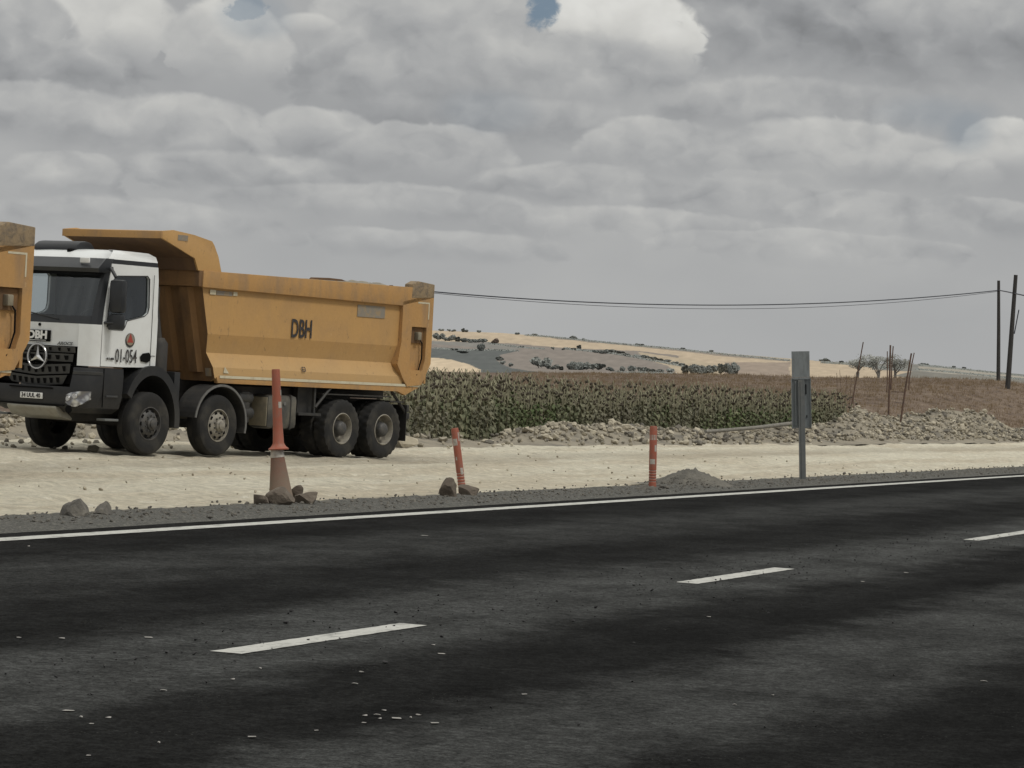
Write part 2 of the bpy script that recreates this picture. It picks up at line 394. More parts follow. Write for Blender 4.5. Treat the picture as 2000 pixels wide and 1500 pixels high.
# ------------------------------------------------------------------ road, shoulder, yard
def strip(name, mat, offs, s0, s1, ns, zf, z=0.0):
    V, Fc = [], []
    for i in range(ns+1):
        s = s0+(s1-s0)*i/ns
        for o in offs: V.append((o, s, zf(o, s)+z))
    n = len(offs)
    for i in range(ns):
        for j in range(n-1): Fc.append((i*n+j, i*n+j+1, (i+1)*n+j+1, (i+1)*n+j))
    ob = np_mesh(name, V, Fc, mat, smooth=True); ob.rotation_euler = (0, 0, -RA); tag(ob, kind='structure'); return ob
def asphalt():
    m, k, b = newmat('asphalt')
    o = k.new('ShaderNodeTexCoord').outputs['Object']
    sp = k.new('ShaderNodeSeparateXYZ'); k.l.new(o, sp.inputs[0])
    wob = k.noise(k.scale(o, (.25, .07, 1)), 1, 3, .5)
    x = k.m('ADD', sp.outputs[0], k.m('ADD', k.m('MULTIPLY', k.m('SUBTRACT', wob, .5), 1.7), k.m('MULTIPLY', k.m('SUBTRACT', k.noise(o, 1.1, 8, .72), .5), 1.5)))
    rm = k.new('ShaderNodeValToRGB'); k.l.new(k.rng(x, -15, -1, 0, 1, False), rm.inputs[0])
    rm.color_ramp.interpolation = 'EASE'
    pts = [(-15, .013), (-13.2, .0125), (-12.0, .030), (-11.2, .026), (-10.3, .012), (-9.4, .014), (-8.5, .044), (-7.6, .040), (-6.9, .013), (-6.1, .010), (-5.4, .038), (-4.7, .034), (-4.0, .013), (-3.2, .010), (-2.2, .018)]
    e = rm.color_ramp.elements
    while len(e) > 1: e.remove(e[-1])
    e[0].position = 0; e[0].color = (pts[0][1],)*3+(1,)
    for q, v in pts[1:]: n = e.new((q+15)/14); n.color = (v*.97, v, v*.985, 1)
    n1 = k.noise(k.scale(o, (1.0, .45, 1)), 1.3, 9, .7, .3)
    c = k.mix(1, rm.outputs[0], k.mix(k.rng(n1, .32, .68), (.68,)*3, (1.38,)*3), 'MULTIPLY'); n4 = k.noise(o, 11, 6, .8); c = k.mix(1, c, k.mix(k.rng(n4, .3, .7), (.6,)*3, (1.5,)*3), 'MULTIPLY')
    n2 = k.noise(o, 55, 3, .8); c = k.mix(1, c, k.mix(k.rng(n2, .3, .7), (.5,)*3, (1.7,)*3), 'MULTIPLY')
    v = k.new('ShaderNodeTexVoronoi'); v.inputs['Scale'].default_value = 26; k.l.new(o, v.inputs['Vector'])
    sp2 = k.m('MULTIPLY', k.rng(v.outputs[0], .16, .10), k.rng(k.noise(o, 1.1, 3, .6), .52, .7))
    c = k.mix(k.m('MULTIPLY', sp2, .55), c, (.15, .15, .14))
    k.put(b.inputs['Base Color'], c); b.inputs['Roughness'].default_value = 1.0; b.inputs['Specular IOR Level'].default_value = .02
    k.put(b.inputs['Normal'], k.bump(k.noise(o, 60, 4, .8), .8, .006)); return m
M['asphalt'] = asphalt()
def edge_off(s): return -14.74+.07*fbm(s, 3, .8, 4)
V, Fc = [], []
ns = 520
for i in range(ns+1):
    s = 5+175*i/ns
    for j, o in enumerate((edge_off(s)-.05, edge_off(s), -14.2, -8, -2, 4.5)): V.append((o, s, -.05 if j == 0 else .008))
for i in range(ns):
    for j in range(5): Fc.append((i*6+j, i*6+j+1, (i+1)*6+j+1, (i+1)*6+j))
rdm = np_mesh('road', V, Fc, M['asphalt']); rdm.rotation_euler = (0, 0, -RA); tag(rdm, kind='structure')
def linemat():
    m, k, b = newmat('worn_white_road_paint')
    o = k.new('ShaderNodeTexCoord').outputs['Object']
    n1 = k.noise(k.scale(o, (3, 1, 1)), 2.2, 7, .75); n2 = k.noise(o, 30, 3, .8)
    c = k.mix(k.rng(n2, .45, .75), (.47, .47, .44), (.34, .34, .315)); c = k.mix(k.m('MULTIPLY', k.rng(n1, .50, .68), .75), c, (.10, .10, .095))
    v = k.new('ShaderNodeTexVoronoi'); v.inputs['Scale'].default_value = 9; k.l.new(o, v.inputs['Vector'])
    c = k.mix(k.m('MULTIPLY', k.rng(v.outputs[0], .14, .08), .8), c, (.06, .06, .055))
    k.put(b.inputs['Base Color'], c); b.inputs['Roughness'].default_value = .8; return m
M['line'] = linemat()
def paint_line(name, o0, o1, s0, s1, n):
    n = max(n, int((s1-s0)*12))
    V, Fc = [], []
    for i in range(n+1):
        s = s0+(s1-s0)*i/n; V += [(o0+.012*mnoise.noise((s*7, 1, 0)), s, .013), (o1+.012*mnoise.noise((s*7, 9, 0)), s, .013)]
    for i in range(n): Fc.append((2*i, 2*i+1, 2*i+3, 2*i+2))
    ob = np_mesh(name, V, Fc, M['line']); ob.rotation_euler = (0, 0, -RA); return tag(ob, kind='structure')
paint_line('edge_line', -14.38, -14.13, 5, 170, 400)
def sof(px, py): q = gnd(px, py); return to_road(q.x, q.y)[1]
for a, b_ in (((438, 1278), (812, 1223)), ((1337, 1141), (1543, 1113)), ((1915, 1058), (2100, 1030))):
    paint_line('dash_line', -8.135, -7.93, sof(*a), sof(*b_), 30)
paint_line('edge_line', -2.78, -2.62, 4, 40, 60)

def dirtmat():
    m, k, b = newmat('pale_compacted_dirt')
    o = k.new('ShaderNodeTexCoord').outputs['Object']
    n1 = k.noise(k.scale(o, (.55, .09, 1)), 1, 7, .62, .5); n2 = k.noise(k.scale(o, (2.2, .9, 1)), 1.2, 9, .72, .4); n3 = k.noise(o, 14, 5, .7)
    c = k.mix(k.rng(n1, .36, .62), (.53, .475, .37), (.63, .595, .485))
    c = k.mix(k.rng(n2, .54, .70), c, (.72, .69, .59)); c = k.mix(k.m('MULTIPLY', k.rng(n2, .45, .28), .6), c, (.29, .265, .21))
    n5 = k.noise(k.scale(o, (1, .8, 1)), 5, 8, .75); c = k.mix(1, c, k.mix(k.rng(n5, .3, .7), (.82,)*3, (1.22,)*3), 'MULTIPLY'); c = k.mix(1, c, k.mix(n3, (.8,)*3, (1.2,)*3), 'MULTIPLY')
    sp = k.new('ShaderNodeSeparateXYZ'); k.l.new(o, sp.inputs[0])
    trk = k.rng(k.m('ABSOLUTE', k.m('ADD', sp.outputs[0], k.m('ADD', 22.2, k.m('MULTIPLY', n1, 2)))), 1.6, .3)
    c = k.mix(k.m('MULTIPLY', trk, .35), c, (.27, .24, .19))
    k.put(b.inputs['Base Color'], c); b.inputs['Roughness'].default_value = .95; b.inputs['Specular IOR Level'].default_value = .1
    k.put(b.inputs['Normal'], k.bump(k.m('ADD', n2, k.m('ADD', n5, k.m('MULTIPLY', n3, .3))), 1, .10)); return m
def yz(o, s):
    rt = sum(math.exp(-((o-c-.5*mnoise.noise((s*.04, c, 0)))/.16)**2) for c in (-18.3, -20.2, -23.4, -25.2))
    return (-.035*rt+fbm(o*2.2, s*.6, 1, 4)*.085+fbm(o*.6+9, s*.12, 1, 2)*.05)*sstep(-16.0, -17.2, o)
strip('dirt_yard', dirtmat(), list(np.linspace(-15.6, -29.5, 150))+[-31, -33, -36, -40], 20, 175, 520, lambda o, s: yz(o, s)-.02-(.3*sstep(-29, -33, o) if s > 85 else 0), .0)
def gravelmat():
    m, k, b = newmat('grey_roadside_gravel')
    o = k.new('ShaderNodeTexCoord').outputs['Object']
    v = k.new('ShaderNodeTexVoronoi'); v.inputs['Scale'].default_value = 16; k.l.new(o, v.inputs['Vector'])
    n = k.noise(o, 3, 6, .7); n2 = k.noise(o, 40, 3, .7)
    c = k.mix(n, (.095, .094, .084), (.19, .185, .16)); c = k.mix(1, c, k.mix(k.rng(n2, .3, .7), (.6,)*3, (1.5,)*3), 'MULTIPLY')
    c = k.mix(k.m('MULTIPLY', k.rng(v.outputs[0], .2, .5), .5), c, (.05, .05, .048))
    sp = k.new('ShaderNodeSeparateXYZ'); k.l.new(o, sp.inputs[0])
    c = k.mix(k.rng(k.m('ADD', sp.outputs[0], k.m('MULTIPLY', k.noise(o, 1.2, 6, .7), 1.0)), -15.5, -15.8), c, (.40, .36, .27))
    k.put(b.inputs['Base Color'], c); b.inputs['Roughness'].default_value = .95
    k.put(b.inputs['Normal'], k.bump(k.m('SUBTRACT', n2, v.outputs[0]), 1, .04)); return m
strip('gravel_shoulder', gravelmat(), list(np.linspace(-14.4, -16.7, 36)), 20, 175, 1500, lambda o, s: (.035+fbm(o*6, s*6, 1, 3)*.06)*sstep(-14.68, -14.95, o)*sstep(-16.6, -15.9, o)-.035*sstep(-16.1, -16.7, o), .0)

# ------------------------------------------------------------------ stones
def rock_template(seed, sub=2, squash=(1, 1, .75), jag=.5):
    b = bmesh.new(); bmesh.ops.create_icosphere(b, subdivisions=sub, radius=1)
    r = random.Random(seed); off = Vector((r.uniform(0, 99), r.uniform(0, 99), r.uniform(0, 99)))
    cuts = [(Vector((r.gauss(0, 1), r.gauss(0, 1), r.gauss(0, 1))).normalized(), r.uniform(.42, .72)) for _ in range(12)]
    for v in b.verts:
        p = v.co*(1+jag*mnoise.noise(v.co*1.1+off))
        for nrm, d in cuts:
            e = p.dot(nrm)-d
            if e > 0: p -= nrm*e*.98
        p += v.co*.05*mnoise.noise(v.co*4+off)
        v.co = Vector((p.x*squash[0], p.y*squash[1], p.z*squash[2]))
    Vv = np.array([v.co[:] for v in b.verts]); Ff = np.array([[v.index for v in f.verts] for f in b.faces]); b.free(); return Vv, Ff
RT1 = [rock_template(s, 1) for s in range(8)]; RT2 = [rock_template(s+50, 3, jag=.4) for s in range(8)]
def merge(insts):
    """insts: list of ((V,F), 3x3 matrix, loc)"""
    Vs, Fs, n = [], [], 0
    for (V, F_), A, l in insts:
        Vs.append(V@A.T+l); Fs.append(F_+n); n += len(V)
    return np.concatenate(Vs), np.concatenate(Fs)
def rot3(s=1.0, full=True, sz=1.0):
    a, b_, c = (random.uniform(0, 2*pi), random.uniform(-.6, .6), random.uniform(-.6, .6)) if full else (random.uniform(0, 2*pi), 0, 0)
    m = Matrix.Rotation(a, 3, 'Z')@Matrix.Rotation(b_, 3, 'X')@Matrix.Rotation(c, 3, 'Y')
    return np.array(m)@np.diag((s, s*random.uniform(.75, 1.1), s*sz))
def stone(name, loc, size, mat, tmpl, label, cat='rock', group=None, rz=0.0, tilt=0.0):
    V, F_ = tmpl
    A = np.array(Matrix.Rotation(rz, 3, 'Z')@Matrix.Rotation(tilt, 3, 'Y'))@np.diag(size)
    W = V@A.T; W[:, 2] -= W[:, 2].min()+size[2]*.15
    o = np_mesh(name, W, F_, mat); o.location = loc; tag(o, label, cat, group); return o
def px_stone(px, py, wpx, hpx, mat, t, label, cat='rock', group=None, z=0.0, rz=None, dy=0.0):
    q = gnd(px, py); q.y += dy; s = q.y/F; q.z = z
    return stone('rock', q, (wpx*s*.78, wpx*s*.62, hpx*s*.95), mat, RT2[t], label, cat, group, rz if rz is not None else random.uniform(0, 6))
px_stone(143, 1014, 56, 56, M['rock_grey'], 0, 'larger of the two rocks lying on the gravel left of the cone, rounded top', z=.0)
px_stone(198, 1010, 44, 27, M['rock_grey'], 1, 'smaller flat rock on the gravel, right beside the larger rounded rock')
px_stone(553, 991, 52, 33, M['rock_brown'], 2, 'big brown rock in front of the cone foot, largest of that pile')
px_stone(511, 990, 34, 34, M['rock_brown'], 3, 'dark brown rock at the left end of the pile round the cone')
px_stone(596, 989, 38, 42, M['rock_brown'], 4, 'brown block at the right end of the pile round the cone')
px_stone(577, 985, 24, 24, M['rock_brown'], 5, 'small upright rock perched above the others right of the cone', z=.07, dy=.15)
px_stone(875, 974, 34, 34, M['rock_brown'], 6, 'brown rock lying left of the leaning orange post foot')
px_stone(914, 972, 38, 25, M['rock_brown'], 7, 'tan rock lying right against the leaning orange post foot')
px_stone(1253, 961, 30, 14, M['rock_grey'], 1, 'low dark clod left of the upright orange post foot')
px_stone(1270, 962, 22, 18, M['rock_grey'], 0, 'grey rock directly in front of the upright orange post foot')
px_stone(1300, 958, 26, 13, M['rock_grey'], 3, 'low dark rock between the upright orange post and the gravel heap')
px_stone(790, 872, 40, 34, M['rock_pale'], 4, 'pale cream boulder beside the rear wheel of the dump truck')
px_stone(1100, 850, 24, 19, M['rock_mid'], 5, 'round grey boulder sticking up from the rubble bank by the sunflowers', z=.1)
px_stone(1298, 852, 26, 12, M['rock_pale'], 2, 'bright white boulder in the rubble bank just right of the upright orange post', z=.1)
px_stone(1168, 850, 34, 14, M['rock_pale'], 6, 'broad pale slab topping the highest part of the rubble bank', z=.15)
# heap of gravel by the third post
hp = gnd(1352, 950); V, Fc = [], []
for j in range(25):
    for i in range(49):
        u = (i/48*2-1)*.92; v = (j/24*2-1)*.8
        r = math.hypot((u+.02)/.85, v/.8); rr_ = min(1, r*(1+.2*fbm(u*2, v*2, 1.3, 3))); z = .215*(.5+.5*cos(pi*rr_))**.9*(1+.25*fbm(u*4, v*4, 2, 3))*.92+.09*max(0, 1-abs(u)/.9)*max(0, 1-abs(v)/.6)
        V.append((u, v, z+fbm(u*9, v*9, 1.5, 4)*.10*min(1, z*12)-.015))
for j in range(24):
    for i in range(48): Fc.append((j*49+i, j*49+i+1, (j+1)*49+i+1, (j+1)*49+i))
o = np_mesh('gravel_heap', V, Fc, M['soil'], smooth=True); o.location = (hp.x, hp.y, .03); o.rotation_euler = (0, 0, pi/2-RA-pi/2); tag(o, 'low heap of grey gravel beside the upright orange post', 'gravel heap')

# loose gravel along the shoulder and over the heap
ins = []
for _ in range(900):
    u = random.gauss(0, .42); v = random.gauss(-.15, .3); r = math.hypot((u+.02)/.85, v/.8)
    if r > 1: continue
    z = .215*(.5+.5*cos(pi*r)); q = Vector((hp.x+u*cos(-RA)-v*sin(-RA), hp.y+u*sin(-RA)+v*cos(-RA), .03+z)); ins.append((RT1[random.randrange(8)], rot3(random.uniform(.010, .03)), np.array(q[:])))
for _ in range(5200):
    s = random.uniform(28, 100)**1.0; o_ = random.gauss(-15.4, .42)
    if not -16.6 < o_ < -14.85: continue
    sz = random.uniform(.010, .032)*(1.6 if random.random() < .06 else 1); q = rp(o_, s, .03+sz*.3); ins.append((RT1[random.randrange(8)], rot3(sz), np.array(q[:])))
Vv, Ff = merge(ins); tag(np_mesh('loose_gravel', Vv, Ff, M['rock_grey']), 'loose grey gravel scattered along the road shoulder', 'gravel', kind='stuff')
ins = []
for _ in range(260):
    s = random.uniform(24, 80); o_ = random.uniform(-28, -16.2); sz = random.uniform(.012, .045)*random.random()**.6+.008; q = rp(o_, s, yz(o_, s)); ins.append((RT1[random.randrange(8)], rot3(sz), np.array(q[:])))
Vv, Ff = merge(ins); tag(np_mesh('yard_pebbles', Vv, Ff, M['rock_pale']), 'small stones strewn over the pale dirt yard', 'pebbles', kind='stuff')
# tar crumbs on the road
ins = []
for _ in range(700):
    s = random.uniform(14, 42); o_ = -8.2+random.gauss(0, .55) if random.random() < .8 else random.uniform(-8, -4)
    sz = random.uniform(.006, .017)*(1.6 if random.random() < .05 else 1); q = rp(o_, s, .012+sz*.3); ins.append((RT1[random.randrange(8)], rot3(sz, sz=.6), np.array(q[:])))
Vv, Ff = merge(ins); tag(np_mesh('tar_crumbs', Vv, Ff, M['grit']), 'black tar crumbs scattered around the dashed lane line', 'tar crumbs', kind='stuff')
# pale flat chips pressed in the asphalt (counted from the photograph)
chips = [(132, 1388, 28), (212, 1402, 16), (318, 1349, 22), (122, 1247, 18), (290, 1245, 22), (37, 1246, 12), (158, 1401, 12), (492, 1440, 24), (178, 1414, 12), (713, 1398, 14), (735, 1397, 20), (751, 1388, 14), (775, 1403, 26), (817, 1397, 16), (802, 1402, 9), (849, 1413, 24), (710, 1412, 12), (742, 1404, 10), (692, 1336, 20), (847, 1260, 12), (862, 1277, 20), (706, 1313, 14), (508, 1306, 10), (1024, 1357, 16), (828, 1046, 18), (455, 1327, 12), (1920, 1331, 20), (1385, 1205, 14), (1685, 1136, 10), (1770, 1119, 14), (310, 1451, 10), (618, 1428, 12), (172, 1476, 12), (56, 1067, 8), (1434, 1377, 12), (1510, 1358, 8)]
for i, (x, y, w) in enumerate(chips):
    q = gnd(x, y, .012); s = q.y/F*w*.5; fy = .9
    o = stone('stone_chip', q, (s, s*fy, .006), M['chip'], RT2[i % 8], 'flat pale stone chip pressed into the dark asphalt', 'stone chip', 'pale stone chips on the road', random.uniform(-.2, .2))
    o.location.z = .0125
q = gnd(774, 1197, .01); stone('tar_lump', q, (.022, .02, .018), M['grit'], RT2[3], 'single black lump on the asphalt above the near dash line', 'lump')

# rubble bank between yard and fields
def bank_h(o, s):
    """height of the heaped rubble at road coordinates"""
    q = rp(o, s); px = 1000+F*q.x/max(q.y, 1)
    if s < 74: c, w, h = -32.3+4.0*sstep(57, 66, s), 1.3-.35*sstep(57, 66, s), .40-.24*sstep(57, 66, s)
    else:
        c = -28.9; w = 1.3; h = interp(px, [(700, .12), (960, .10), (1010, .30), (1100, .52), (1200, .55), (1290, .40), (1400, .30), (1550, .45), (1620, .6), (1680, 1.15), (1760, .9), (1830, 1.15), (1930, 1.1), (1975, .5), (2100, .45), (2500, .4)])
        if px > 1600: c, w = -30.0, 2.4
    t = (o-c)/w; return h*math.exp(-t*t)*(.8+.9*fbm(o, s, .45, 4))
V, Fc = [], []; os_ = np.linspace(-26, -38, 50); ss = np.linspace(48, 175, 420)
for s in ss:
    for o_ in os_:
        h = bank_h(o_, s); V.append((o_, s, h+fbm(o_*4, s*4, 1, 3)*.16*min(1, h*4)-.05))
n = 50
for i in range(len(ss)-1):
    for j in range(n-1): Fc.append((i*n+j, i*n+j+1, (i+1)*n+j+1, (i+1)*n+j))
bk = np_mesh('rubble_bank', V, Fc, surf('rubble_earth', (.27, .24, .185), (.13, .12, .10), .9, .8, .95, bump=.12, bsc=2.5)); bk.rotation_euler = (0, 0, -RA)
tag(bk, 'heaped bank of pale broken rubble along the edge of the sunflower field', 'rubble bank')
for key, cnt, nm, lab, col in (('rock_pale', 9000, 'pale_rubble', 'pale broken stones heaped along the bank', 0), ('rock_mid', 9000, 'grey_rubble', 'greyish broken stones heaped along the bank', 1), ('rock_dark', 4500, 'dark_clods', 'dark clods of earth among the heaped stones', 2)):
    ins = []
    for _ in range(cnt):
        s = random.uniform(50, 172); o_ = random.uniform(-26.6, -36); h = bank_h(o_, s)
        if random.random() > (.12+h*3.0)*(.35 if 62 < s < 76 else 1): continue
        sz = random.uniform(.04, .13)*random.choice((.6, .7, .8, 1, 1, 1.6)); q = rp(o_, s, h+sz*.1); ins.append((RT1[random.randrange(8)], rot3(sz), np.array(q[:])))
    Vv, Ff = merge(ins); tag(np_mesh(nm, Vv, Ff, M[key]), lab, 'rubble', kind='stuff')
big = 0
for (x, y, w, h, mk) in [(1035, 862, 26, 14, 'rock_mid'), (1062, 860, 30, 16, 'rock_pale'), (1125, 856, 26, 18, 'rock_mid'), (1148, 862, 22, 14, 'rock_pale'), (1190, 858, 30, 20, 'rock_mid'), (1226, 862, 26, 14, 'rock_pale'), (1345, 858, 20, 10, 'rock_pale'), (1420, 858, 18, 10, 'rock_mid'), (1665, 846, 30, 22, 'rock_pale'), (1700, 850, 26, 18, 'rock_mid'), (1735, 848, 22, 16, 'rock_dark'), (1783, 842, 24, 20, 'rock_mid'), (1842, 838, 16, 10, 'rock_pale'), (1905, 852, 20, 14, 'rock_mid'), (1958, 855, 22, 14, 'rock_mid'), (862, 868, 24, 12, 'rock_mid'), (950, 866, 30, 13, 'rock_pale'), (825, 866, 18, 10, 'rock_mid'), (20, 850, 26, 18, 'rock_pale'), (45, 846, 22, 14, 'rock_mid')]:
    q = gnd(x, y); s = q.y/F; off, ss_ = to_road(q.x, q.y); z = max(0, bank_h(off, ss_))*.8
    stone('boulder', (q.x, q.y, z), (w*s*.55, w*s*.45, h*s*.7), M[mk], RT2[big % 8], 'broken limestone boulder lying in the heaped rubble bank', 'boulder', 'boulders in the rubble bank', random.uniform(0, 6)); big += 1

# ------------------------------------------------------------------ sunflowers
def leaf(V, Fc, base, ang, L, W, droop, roll=0.0):
    n0 = len(V); d = np.array((cos(ang), sin(ang), 0)); p = np.array((-sin(ang), cos(ang), 0)); up_ = np.array((0, 0, 1.))
    prev = np.array(base); th = .5
    pts = []
    for i in range(4):
        t = i/3; th_ = .45-droop*t; w = W*(.35, 1, .75, .05)[i]
        if i: prev = prev+(d*cos(th_)+up_*sin(th_))*L/3
        pr = p*cos(roll)+up_*sin(roll)
        pts.append((prev-pr*w*.5+up_*.12*w, prev.copy(), prev+pr*w*.5+up_*.12*w))
    for a in pts: V.extend([x.tolist() for x in a])
    for i in range(3):
        b = n0+i*3; Fc += [(b, b+1, b+4, b+3), (b+1, b+2, b+5, b+4)]
def sunflower_parts(seed, simple=False):
    r = random.Random(seed); h = r.uniform(1.4, 1.72); az = r.uniform(-.9, .9)-.9
    lean = (r.gauss(0, .05), r.gauss(0, .05)); dn = (cos(az), sin(az))
    st = MB(); bend = .26
    pts = [(0, 0, 0), (lean[0]*.5, lean[1]*.5, h*.5), (lean[0], lean[1], h*.84), (lean[0]+dn[0]*bend*.5, lean[1]+dn[1]*bend*.5, h), (lean[0]+dn[0]*bend, lean[1]+dn[1]*bend, h*.90)]
    st.tube(pts, .019, 4 if simple else 6, .011)
    LV, LF = [], []
    for i in range(13 if simple else 20):
        z = h*(.08+.64*i/(13 if simple else 20)); f = z/h
        leaf(LV, LF, (lean[0]*f, lean[1]*f, z), i*2.4+r.uniform(-.5, .5), r.uniform(.15, .27)*(1.15-.35*f), r.uniform(.09, .16), r.uniform(1.2, 2.8), r.uniform(-.5, .5))
    hd = MB(); c = Vector(pts[-1]); ax = Vector((dn[0]*.75, dn[1]*.75, -.65)).normalized(); R_ = r.uniform(.045, .072)
    u = ax.orthogonal().normalized(); w = ax.cross(u); rings = []
    for t, q in ((-.035, .25), (-.015, .85), (.01, 1.0), (.03, .8), (.035, 0.05)):
        rings.append([hd.b.verts.new(c+ax*t+(u*cos(a)+w*sin(a))*R_*q*(1+.12*((i % 2)*2-1)*(1 if q == 1 else 0))) for i, a in enumerate(np.linspace(0, 2*pi, 8 if simple else 12, endpoint=False))])
    for A, B in zip(rings, rings[1:]):
        for i in range(len(A)): hd.b.faces.new((A[i], A[(i+1) % len(A)], B[(i+1) % len(A)], B[i]))
    return st, (LV, LF), hd
def bm_arrays(mb):
    b = mb.b; b.verts.index_update(); b.verts.ensure_lookup_table()
    bmesh.ops.triangulate(b, faces=b.faces[:]); b.verts.index_update()
    V = np.array([v.co[:] for v in b.verts]); F_ = np.array([[v.index for v in f.verts] for f in b.faces]); b.free(); return V, F_
# field positions in road coordinates
def in_field(o, s):
    q = rp(o, s); px = 1000+F*q.x/q.y
    if px > 1640+random.gauss(0, 16): return False
    return True
front_off = lambda s: -28.7-1.7*sstep(76, 83, s)-4.5*sstep(66, 58, s)+.4*mnoise.noise((s*.3, 0, 0))
pos = []
for row in range(9):
    s = 60.0
    while s < 166:
        s += random.uniform(.20, .44)+row*.012
        o_ = front_off(s)-row*.62+random.gauss(0, .1)
        if in_field(o_, s):
            q = rp(o_, s)
            if 1000+F*q.x/q.y > 770: pos.append((row, q, s))
pos.sort(key=lambda t: (t[0] > 0, t[1].y+t[0]*6))
protos = []
for i in range(6):
    st, (LV, LF), hd = sunflower_parts(i)
    root = empty('sunflower'); tag(root, 'drooping dried sunflower plant at the near edge of the field', 'sunflower', 'sunflowers along the near edge of the field')
    st.build('stem', M['stem'], root); np_mesh('foliage', LV, LF, M['leaf'], root); hd.build('seed_head', M['head'], root)
    protos.append(root)
front = pos[:270]; rest = pos[270:]
for i, (row, q, s) in enumerate(front):
    o = protos[i] if i < 6 else copy_tree(protos[i % 6])
    o.location = (q.x, q.y, ground_z(q.x, q.y)); o.rotation_euler = (0, 0, random.gauss(0, .35)); k_ = random.uniform(.72, 1.10); o.scale = (k_, k_, k_)
T3 = []
for i in range(6):
    st, (LV, LF), hd = sunflower_parts(100+i, True)
    L = np.array(LV); LFa = np.array([t for f in LF for t in ((f[0], f[1], f[2]), (f[0], f[2], f[3]))])
    T3.append((bm_arrays(st), (L, LFa), bm_arrays(hd)))
far = []
for row in range(9, 48):
    s = 62.0
    while s < 168:
        s += random.uniform(.25, .6)+row*.02
        o_ = front_off(s)-9*.62-(row-9)*.75+random.gauss(0, .15)
        q = rp(o_, s); px = 1000+F*q.x/q.y
        if px > 1640-(row-9)*8 or px < 740 or row > interp(px, [(850, 26), (950, 24), (1080, 16), (1200, 8)]): continue
        if px < 1000 or random.random() < .6: far.append((row, q, s))
acc = ([], [], [])
for (row, q, s) in rest+far:
    t = T3[random.randrange(6)]; A = rot3(random.uniform(.86, 1.08), full=False); A[:, 2] = (0, 0, random.uniform(.72, 1.10))
    l = np.array((q.x, q.y, ground_z(q.x, q.y)))
    for j in range(3): acc[j].append((t[j], A, l))
allV, allF, allM, n0 = [], [], [], 0
for j in range(3):
    Vv, Ff = merge(acc[j]); allV.append(Vv); allF.append(Ff+n0); allM += [j]*len(Ff); n0 += len(Vv)
o = np_mesh('sunflower_field', np.concatenate(allV), np.concatenate(allF), [M['stem'], M['leaf_far'], M['head']]); o.data.polygons.foreach_set('material_index', allM)
tag(o, 'field of dried drooping sunflowers stretching behind its near rows', 'sunflower field', kind='stuff')

# dry grass on the brown field and weeds by the rubble
def tuft(V, Fc, x, y, z, h, w, n):
    for _ in range(n):
        a = random.uniform(0, 2*pi); r = random.uniform(0, w); bx, by = x+r*cos(a), y+r*sin(a); ln = random.uniform(-.4, .4)*h; hh = h*random.uniform(.5, 1); tw = .010+h*.012
        k0 = len(V); V += [(bx-tw, by, z-.03), (bx+tw, by, z-.03), (bx+ln, by+random.uniform(-.2, .2)*h, z+hh)]; Fc.append((k0, k0+1, k0+2))
V, Fc = [], []
for _ in range(9000):
    Y = random.uniform(130, 262); px = random.uniform(1000, 2060); X = (px-1000)/F*Y; off, s = to_road(X, Y)
    if off > -33.5 or (off > -60 and px < 1650 and s < 165): continue
    tuft(V, Fc, X, Y, ground_z(X, Y)+fbm(X, Y, .11, 3)*.18*sstep(90, 150, Y)*sstep(-29, -40, off)-.03, random.uniform(.1, .32), .25, 5)
tag(np_mesh('dry_grass', V, Fc, M['dry']), 'sparse dry grass on the brown field', 'grass', kind='stuff')
V, Fc = [], []
for _ in range(110):
    px = random.gauss(1617, 16); q = gnd(px, 848); q = q*((138+random.uniform(-3, 3))/q.y); tuft(V, Fc, q.x, q.y, .0, random.uniform(.3, .85), .3, 9)
tag(np_mesh('weed_clump', V, Fc, M['dry']), 'clump of straw-coloured weeds right of the road sign', 'weeds')

# ------------------------------------------------------------------ the dump truck
YAW = R(33.964); TR = Vector((-6.397, 55.920, 0)); tdv = Vector((sin(YAW), cos(YAW), 0)); tnv = Vector((cos(YAW), -sin(YAW), 0))
AX = [0.0, 1.92, 5.68, 7.03]; WR = .56
tr = empty('dump_truck', TR-tnv*1.25, -YAW)
tag(tr, 'dump truck with white cab and DBH in black on its yellow tipper body', 'dump truck')
def P(name, mb, mat, parent=None, smooth=30, label=None):
    o = mb.build(name, M[mat] if isinstance(mat, str) else mat, parent or tr, smooth)
    if label: o['label'] = label
    return o
# --- wheels
def tyre(w, lug):
    mb = MB(); R0 = WR; seg = 96 if lug else 72
    prof = [(0, .30), (.0, .34), (.022, .42), (.012, .50), (.0, .53), (-.03, R0-.006), (-.05, R0), (-w/2+.012, R0), (-w/2, R0-.012), (-w/2-.012, R0), (-w+.05, R0), (-w+.03, R0-.006), (-w, .53), (-w-.012+.0, .50), (-w-.022, .42), (-w, .34), (-w, .30)]
    if lug:
        prof = [(0, .30), (.0, .34), (.022, .42), (.015, .49), (.004, .525), (-.012, R0), (-.10, R0), (-w/2, R0), (-w+.10, R0), (-w+.012, R0), (-w-.004, .525), (-w-.015, .49), (-w-.022, .42), (-w, .34), (-w, .30)]
        def fn(i, j, t, r):
            g = (i//2) % 2
            if j in (5, 6) and g: return t, r-.017
            if j in (8, 9) and not g: return t, r-.017
            if j == 7: return t, r-.008
            if j in (4, 10) and g: return t, r-.01
            return t, r
        mb.lathe(prof, 'x', seg, fn=fn, closed=True)
    else: mb.lathe(prof, 'x', seg, closed=True)
    return mb
